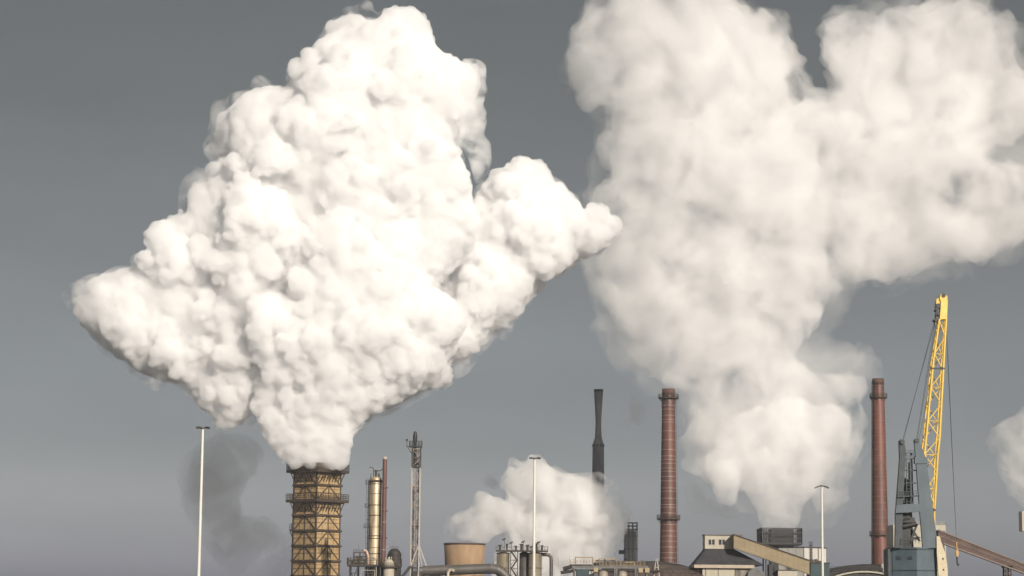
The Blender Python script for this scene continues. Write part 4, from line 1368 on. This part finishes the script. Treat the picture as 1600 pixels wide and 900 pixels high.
for f in (.3, .62):
    p = L_ * f + Vector((-.04, -.06, 0)); k.bar(p, p + H, .05)
k.build('seam', M['brown'], T)
T = root('vent_stack', (P(1267, 870, 682).x, 682, 0), 'slim dark lattice vent stack against the white clad building', 'mast')
zz1 = zz(846, 682, 1267)
MB().lathe([(.25, 0), (.25, zz1 - .6)], 12).build('pipe', M['grey'], T)
k = MB()
for i in range(6):
    a = 2 * math.pi * i / 6
    k.bar((.5 * math.cos(a), .5 * math.sin(a), 0), (.5 * math.cos(a), .5 * math.sin(a), zz1), .07)
z = 4
while z < zz1:
    k.ring(.46, .54, z, z + .08, 12); z += 1.0
k.build('cage', M['dark'], T)

# ---------------------------------------------------------------- portal frame and cream tower house behind the crane
Y = 540.0
T = root('portal_frame', base(1385, Y), 'small pale and dark portal frame left of the crane house', 'frame')
k = MB()
zt = zz(882.5, Y, 1385)
for px in (1379.5, 1390):
    x = P(px, 890, Y).x - T.location.x
    k.bar((x, -1, 0), (x, -1, zt), .28); k.bar((x, 1, 0), (x, 1, zt), .28)
k.bar((-1, -1, zt), (1, -1, zt), .3).bar((-1, 1, zt), (1, 1, zt), .3)
k.build('post', M['pale'], T)
MB().box(-.7, .65, -.5, .5, 0, zt - .9).bar((-.8, -.9, zt - 2.6), (.8, -.9, zt - .3), .14).bar((.8, -.9, zt - 2.6), (-.8, -.9, zt - .3), .14).build('panel', M['dark'], T)

Y = 640.0
T = root('tower_house', (P(1436, 840, Y).x, Y, 0), 'tall cream tower house half hidden behind the crane', 'building')
X = lambda px: P(px, 840, Y).x - T.location.x
zt = zz(820, Y, 1436)
MB().box(X(1396), X(1478), 0, 12, 0, zt).build('wall', M['cream'], T)
k = MB()
k.rail([(X(1396), .1, zt), (X(1478), .1, zt), (X(1478), 11, zt)], .9, .08, 1.3, rails=2)
k.build('railing', M['pale'], T)
k = MB()
for px in (1425, 1450, 1472):
    k.box(X(px), X(px) + .8, -.06, .05, zt - 3.2, zt - 1.6)
k.build('window', M['glass'], T)

# ---------------------------------------------------------------- rusty conveyor gallery on the right
Y = 560.0
a1, a2, b1, b2 = P(1466, 828, Y), P(1466, 846, Y), P(1640, 897, Y), P(1640, 910, Y)
T = root('conveyor_gallery', (a1.x, Y, 0), 'rusty brown conveyor gallery sloping down to the right edge behind the crane hook', 'conveyor')
q = lambda p, dy: (p.x - a1.x, dy, p.z)
MB().hexa([q(a2, 0), q(b2, 0), q(b2, 3.4), q(a2, 3.4), q(a1, 0), q(b1, 0), q(b1, 3.4), q(a1, 3.4)]).build('side_wall', M['rust'], T)
k = MB()
for f, w_ in ((0, .3), (1, .34)):
    pa, pb = Vector(q(a1, -.08)).lerp(Vector(q(a2, -.08)), f), Vector(q(b1, -.08)).lerp(Vector(q(b2, -.08)), f)
    k.bar(pa, pb, .3, w_)
pa, pb = Vector(q(a1, -.06)).lerp(Vector(q(a2, -.06)), .45), Vector(q(b1, -.06)).lerp(Vector(q(b2, -.06)), .45)
k.bar(pa, pb, .1, .14)
k.build('girder', noise_mat('pale_rust', (.15, .12, .10), (.22, .175, .15), .8, .7), T)
k = MB()
for i in range(1, 26):
    f = i / 26
    k.bar(Vector(q(a1, -.03)).lerp(Vector(q(b1, -.03)), f), Vector(q(a2, -.03)).lerp(Vector(q(b2, -.03)), f), .07)
k.build('rib', M['rust'], T)
k = MB()
x = P(1576, 890, Y).x - a1.x
zt = zz(885, Y, 1576)
for y in (.2, 3.2):
    k.bar((x - 1.0, y, 0), (x - .55, y, zt), .35).bar((x + 1.0, y, 0), (x + .55, y, zt), .35)
    k.bar((x - .6, y, zt - 3), (x + .6, y, zt - .3), .15).bar((x + .6, y, zt - 3), (x - .6, y, zt - .3), .15)
k.box(x - 1, x + 1, 0, 3.4, zt - .3, zt + .15)
k.build('trestle', M['brown'], T)

# cream cabin at the right edge
Y = 760.0
T = root('tower_cabin', (P(1612, 815, Y).x, Y, 0), 'cream cabin high on a tower at the right edge, cut by the frame', 'building')
X = lambda px: P(px, 815, Y).x - T.location.x
MB().box(X(1595), X(1622), -2, 3, zz(830, Y, 1600), zz(799, Y, 1600)).build('cabin', M['cream'], T)
MB().box(X(1605), X(1618), -1.5, 2.5, 0, zz(830, Y, 1600) - .004).build('shaft', M['grey'], T)

# ---------------------------------------------------------------- harbour crane
Y = 420.0
u = Y / FOC
ox = P(1432, 880, Y).x
T = root('harbour_crane', (ox, Y, 0), 'blue grey harbour crane with tall yellow lattice boom and hook at right', 'crane')
V = lambda px, py, dy=0.0: Vector((P(px, py, Y).x - ox, dy, P(px, py, Y).z))
zt = zz(855, Y, 1432); zl = zz(935, Y, 1432)
# machine house: two sides seen, meeting at a corner
c0, cL, cR = V(1432.5, 870), V(1397, 870), V(1466.5, 870)
k = MB()
cl = Vector((cL.x, 2.2, 0)); cc = Vector((c0.x, 0, 0)); crr = Vector((cR.x, 1.4, 0)); bb = Vector((cR.x - .4, 9, 0)); bl_ = Vector((cL.x - .3, 9, 0))
pts = [cl, cc, crr, bb, bl_]
n = len(pts)
vs = [(p.x, p.y, zl) for p in pts] + [(p.x * (.985), p.y, zt) for p in pts]
k.add(vs, [tuple(reversed(range(n))), tuple(range(n, 2 * n))] + [(i, (i + 1) % n, n + (i + 1) % n, n + i) for i in range(n)])
mh = k.build('machine_house', M['crane'], T)
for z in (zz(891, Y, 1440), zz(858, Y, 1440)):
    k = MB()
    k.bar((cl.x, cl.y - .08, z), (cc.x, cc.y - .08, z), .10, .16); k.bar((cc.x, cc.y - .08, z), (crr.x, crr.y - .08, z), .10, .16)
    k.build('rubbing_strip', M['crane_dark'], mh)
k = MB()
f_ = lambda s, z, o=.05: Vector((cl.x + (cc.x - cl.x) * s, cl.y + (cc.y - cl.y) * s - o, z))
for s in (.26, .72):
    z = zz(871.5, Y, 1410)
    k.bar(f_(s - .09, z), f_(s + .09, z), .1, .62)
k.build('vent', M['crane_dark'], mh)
MB().box(V(1391, 880).x, cl.x - .02, 2.4, 7.5, zl, zz(857, Y, 1392)).build('side_box', M['crane_dark'], T)
# legs of the A-frame
def plate(name, pts, d0, d1, m):
    return MB().prism([(V(x, y).x, V(x, y).z) for x, y in pts], d0, d1).build(name, m, T)
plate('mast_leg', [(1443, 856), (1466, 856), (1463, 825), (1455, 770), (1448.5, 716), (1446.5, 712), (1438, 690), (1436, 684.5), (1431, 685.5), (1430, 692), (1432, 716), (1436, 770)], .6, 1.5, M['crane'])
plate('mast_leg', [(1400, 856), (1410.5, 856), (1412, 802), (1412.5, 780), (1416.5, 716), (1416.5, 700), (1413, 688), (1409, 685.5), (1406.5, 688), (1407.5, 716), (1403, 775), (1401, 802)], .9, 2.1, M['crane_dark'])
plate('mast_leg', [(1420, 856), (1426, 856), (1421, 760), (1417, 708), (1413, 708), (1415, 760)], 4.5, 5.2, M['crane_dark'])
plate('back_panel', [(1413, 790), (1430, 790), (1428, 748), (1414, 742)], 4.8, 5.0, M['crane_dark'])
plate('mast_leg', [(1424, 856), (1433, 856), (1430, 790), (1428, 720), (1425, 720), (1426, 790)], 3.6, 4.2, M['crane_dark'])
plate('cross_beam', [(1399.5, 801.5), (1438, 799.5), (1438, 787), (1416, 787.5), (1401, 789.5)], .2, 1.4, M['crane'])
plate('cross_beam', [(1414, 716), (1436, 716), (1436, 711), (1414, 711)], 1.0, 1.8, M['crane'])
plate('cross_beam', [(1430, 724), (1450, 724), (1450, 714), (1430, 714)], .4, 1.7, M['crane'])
k = MB()
for px in (1419, 1425):
    k.bar(V(px, 790, 1.4), V(px - 1, 706, 1.4), .14)
for i in range(16):
    k.bar(V(1418.5, 788 - i * 5, 1.4), V(1425, 788 - i * 5, 1.4), .1)
k.rail([V(1404, 776, .8), V(1437, 774, .8)], .9, .07, .5, rails=2)
k.bar(V(1403, 776, 1.2), V(1438, 774, 1.2), 1.6, .2)
k.bar(V(1430, 790, 2.5), V(1428, 706, 2.5), .25)
for py in (735, 755):
    k.bar(V(1410, py, 1.6), V(1434, py - 1, 1.6), .18)
    k.bar(V(1412, py - 12, 1.8), V(1433, py, 1.8), .1)
k.rail([V(1412, 711, 1.0), V(1437, 711, 1.0)], .9, .07, .5, rails=2)
k.build('ladder', M['crane_dark'], T)
k = MB()
cx = V(1420, 812)
k.bar(V(1404, 812, 2.2), V(1424, 808, 2.2), .9, n=16).bar(V(1413, 822, 1.8), V(1434, 818, 1.8), .5, n=12)
k.bar(V(1404, 815, 1.2), V(1421, 806, 1.0), .22)
k.bar(V(1418, 856, 2.6), V(1420, 802, 2.6), 1.6, 1.2)
k.bar(V(1426, 845, 2.0), V(1436, 818, 2.0), .35).bar(V(1440, 845, 2.0), V(1424, 818, 2.0), .3)
k.bar(V(1407, 843, 2.2), V(1440, 840, 2.2), .3, .55)
k.box(V(1408, 850).x, V(1423, 850).x, 1.6, 4.5, zz(856, Y), zz(824, Y))
k.box(V(1412, 850).x, V(1432, 850).x, 1.4, 2.4, zz(810, Y), zz(802, Y))
k.rail([V(1409, 851, .6), V(1442, 849, .6)], 1.1, .07, .6, rails=2)
k.build('winch', M['black'], T)
k = MB()
for x_, y_ in ((1411, 690), (1434, 688)):
    p = V(x_, y_)
    k.bar((p.x, .4, p.z), (p.x, 2.4, p.z), .42, n=16)
k.build('sheave', M['crane_dark'], T)
# boom
stations = [(843, 1460.5, 1464.5, .35), (800, 1457.3, 1463.8, .7), (760, 1452.5, 1465.6, 1.1), (712, 1446.6, 1467.8, 1.5), (680, 1450, 1471, 1.5), (640, 1453.8, 1473.3, 1.4), (600, 1457.8, 1475.6, 1.3),
            (560, 1461.8, 1478, 1.15), (528, 1467, 1480, 1.0), (496, 1471.5, 1482.3, .85)]
st_y = [s[0] for s in stations][::-1]
bx = lambda py, k_: np.interp(py, st_y, [s[k_] for s in stations][::-1])
D0 = 3.2
corner = lambda py, right, back: V(bx(py, 2 if right else 1), py, D0 + (1 if back else -1) * bx(py, 3))
k = MB()
for right in (0, 1):
    for back in (0, 1):
        for (pa, *_), (pb, *_) in zip(stations, stations[1:]):
            k.bar(corner(pa, right, back), corner(pb, right, back), .21 if not back else .15, n=8)
boom = k.build('boom', M['yellow'], T)
k = MB()
ys = list(np.linspace(815, 498, 13))
for i, (pa, pb) in enumerate(zip(ys, ys[1:])):
    for back in (0, 1):
        s = (i + back) % 2
        k.bar(corner(pa, s, back), corner(pb, 1 - s, back), .11, n=6)
    for right in (0, 1):
        s = (i + right) % 2
        k.bar(corner(pa, right, s), corner(pb, right, 1 - s), .05, n=6)
    if i % 2 == 0:
        for back in (0, 1):
            k.bar(corner(pa, 0, back), corner(pa, 1, back), .07, n=6)
        for right in (0, 1):
            k.bar(corner(pa, right, 0), corner(pa, right, 1), .07, n=6)
k.build('lacing', M['yellow'], boom)
for py in (574, 796):
    k = MB()
    k.bar(corner(py, 0, 0) + Vector((-.3, -.1, 0)), corner(py, 1, 0) + Vector((.25, -.1, 0)), .26)
    k.bar(corner(py, 0, 0) + Vector((-.3, -.1, -.15)), corner(py, 0, 0) + Vector((-.3, -.1, .25)), .2)
    k.box(*sorted((corner(py, 1, 0).x - .5, corner(py, 1, 0).x - .05)), D0 - 1.4, D0 - .9, corner(py, 0, 0).z - .2, corner(py, 0, 0).z + .3)
    k.build('joint', M['black'], boom)
k = MB()
k.prism([(V(x, y).x, V(x, y).z) for x, y in [(1472, 497), (1483.5, 495.5), (1484.5, 470), (1484, 460), (1480, 456.5), (1473.5, 457), (1472, 463), (1474, 470)]], D0 - .9, D0 + .9)
k.prism([(V(x, y).x, V(x, y).z) for x, y in [(1466, 472), (1473.8, 472), (1473.8, 462.5), (1468, 463.5)]], D0 - .6, D0 + .6)
k.build('boom_head', M['yellow'], boom)
k = MB()
for x_, y_, r_ in ((1470, 475, .45), (1468, 481, .3), (1465.5, 497, .28), (1478, 459, .4), (1470.5, 488, .3)):
    p = V(x_, y_, D0)
    k.bar((p.x, D0 - 1.0, p.z), (p.x, D0 + 1.0, p.z), r_, n=14)
k.bar(V(1466, 468, D0 - .8), V(1467, 512, D0 - .8), .16).bar(V(1469, 468, D0 + .5), V(1465.5, 505, D0 + .5), .14)
for py in (478, 487, 497, 507):
    k.bar(V(1464.5, py, D0 - .8), V(1471, py - 2, D0 - .8), .14)
k.build('sheave', M['black'], boom)
k = MB()
for x0_, y0_, d0_, x1_, y1_ in ((1432.5, 690, .7, 1467, 492), (1435, 690, 1.6, 1468, 500), (1411, 690, 1.0, 1466, 500), (1437, 690, 1.2, 1462, 575), (1413, 692, 2.0, 1468, 486)):
    k.bar(V(x0_, y0_, d0_), V(x1_, y1_, D0), .035, n=6)
k.build('stay_cable', M['black'], T)
k = MB()
k.bar(V(1482.5, 492, D0), V(1500.3, 858, D0), .034, n=6).bar(V(1483.5, 480, D0 + .3), V(1500.8, 858, D0 + .3), .03, n=6)
k.build('hoist_cable', M['black'], T)
k = MB()
k.bar(V(1499.8, 846, D0), V(1500.2, 858, D0), .12, n=8)
k.prism([(V(x, y).x, V(x, y).z) for x, y in [(1498.4, 862), (1500, 857), (1502.2, 858), (1503.2, 864), (1502, 869), (1499.4, 869)]], D0 - .25, D0 + .25)
hb = k.build('hook_block', noise_mat('worn_yellow', (.42, .25, .08), (.55, .34, .12), 2.0, .6), T)
pts = [V(1500.6, 869, D0), V(1500.8, 876, D0), V(1501, 880, D0), V(1501.8, 883, D0), V(1503, 882, D0), V(1503.2, 880, D0)]
MB().tube(pts, .14, 8).build('hook', M['dark'], hb)
# lit side plate with the boom foot
pl = plate('foot_plate', [(1463.8, 838), (1469, 838), (1471, 846), (1478, 866), (1480.5, 880), (1482, 905), (1483, 935), (1469, 935), (1467, 900), (1464.5, 866)], .3, .9, noise_mat('cream_paint', (.48, .41, .27), (.56, .48, .34), 1.0, .5))
k = MB()
for x_, y_ in ((1474, 873), (1474.8, 890)):
    p = V(x_, y_)
    k.bar((p.x, .22, p.z - .16), (p.x, .22, p.z + .16), .2, .1)
k.build('hole', M['black'], pl)
k = MB()
k.prism([(V(x, y).x, V(x, y).z) for x, y in [(1467.5, 843), (1476.5, 846), (1479, 872), (1477.5, 866), (1471, 852)]], 1.0, 4.0)
k.build('bracket', M['crane_dark'], T)
# slewing column and portal that carry the house (below the picture)
k = MB().lathe([(3.2, zl - 3.0), (3.0, zl - .003)], 24, (0, 4.5)).build('slew_column', M['crane_dark'], T)
k = MB()
for sx in (-1, 1):
    for y in (-1, 10):
        k.bar((sx * 6, y, 0), (sx * 2.6, 4.5 + (y - 4.5) * .5, zl - 3), .9)
k.box(-3.6, 3.6, 1, 8, zl - 3.6, zl - 2.8)
k.build('portal_leg', M['crane'], T)


# ---------------------------------------------------------------- the murky winter air
def haze():
    m, N, L = new_mat('haze_air')
    o = N.new("ShaderNodeOutputMaterial")
    v = N.new("ShaderNodeVolumePrincipled")
    v.inputs['Color'].default_value = (.88, .92, .97, 1)
    v.inputs['Density'].default_value = HAZE
    v.inputs['Anisotropy'].default_value = 0.3
    L.new(v.outputs[0], o.inputs['Volume'])
    m.cycles.homogeneous_volume = True
    h_ = MB().box(-700, 700, -200, 1500, -1, 330).build('haze', m)
    tag(h_, kind='stuff')


if HAZE:
    haze()
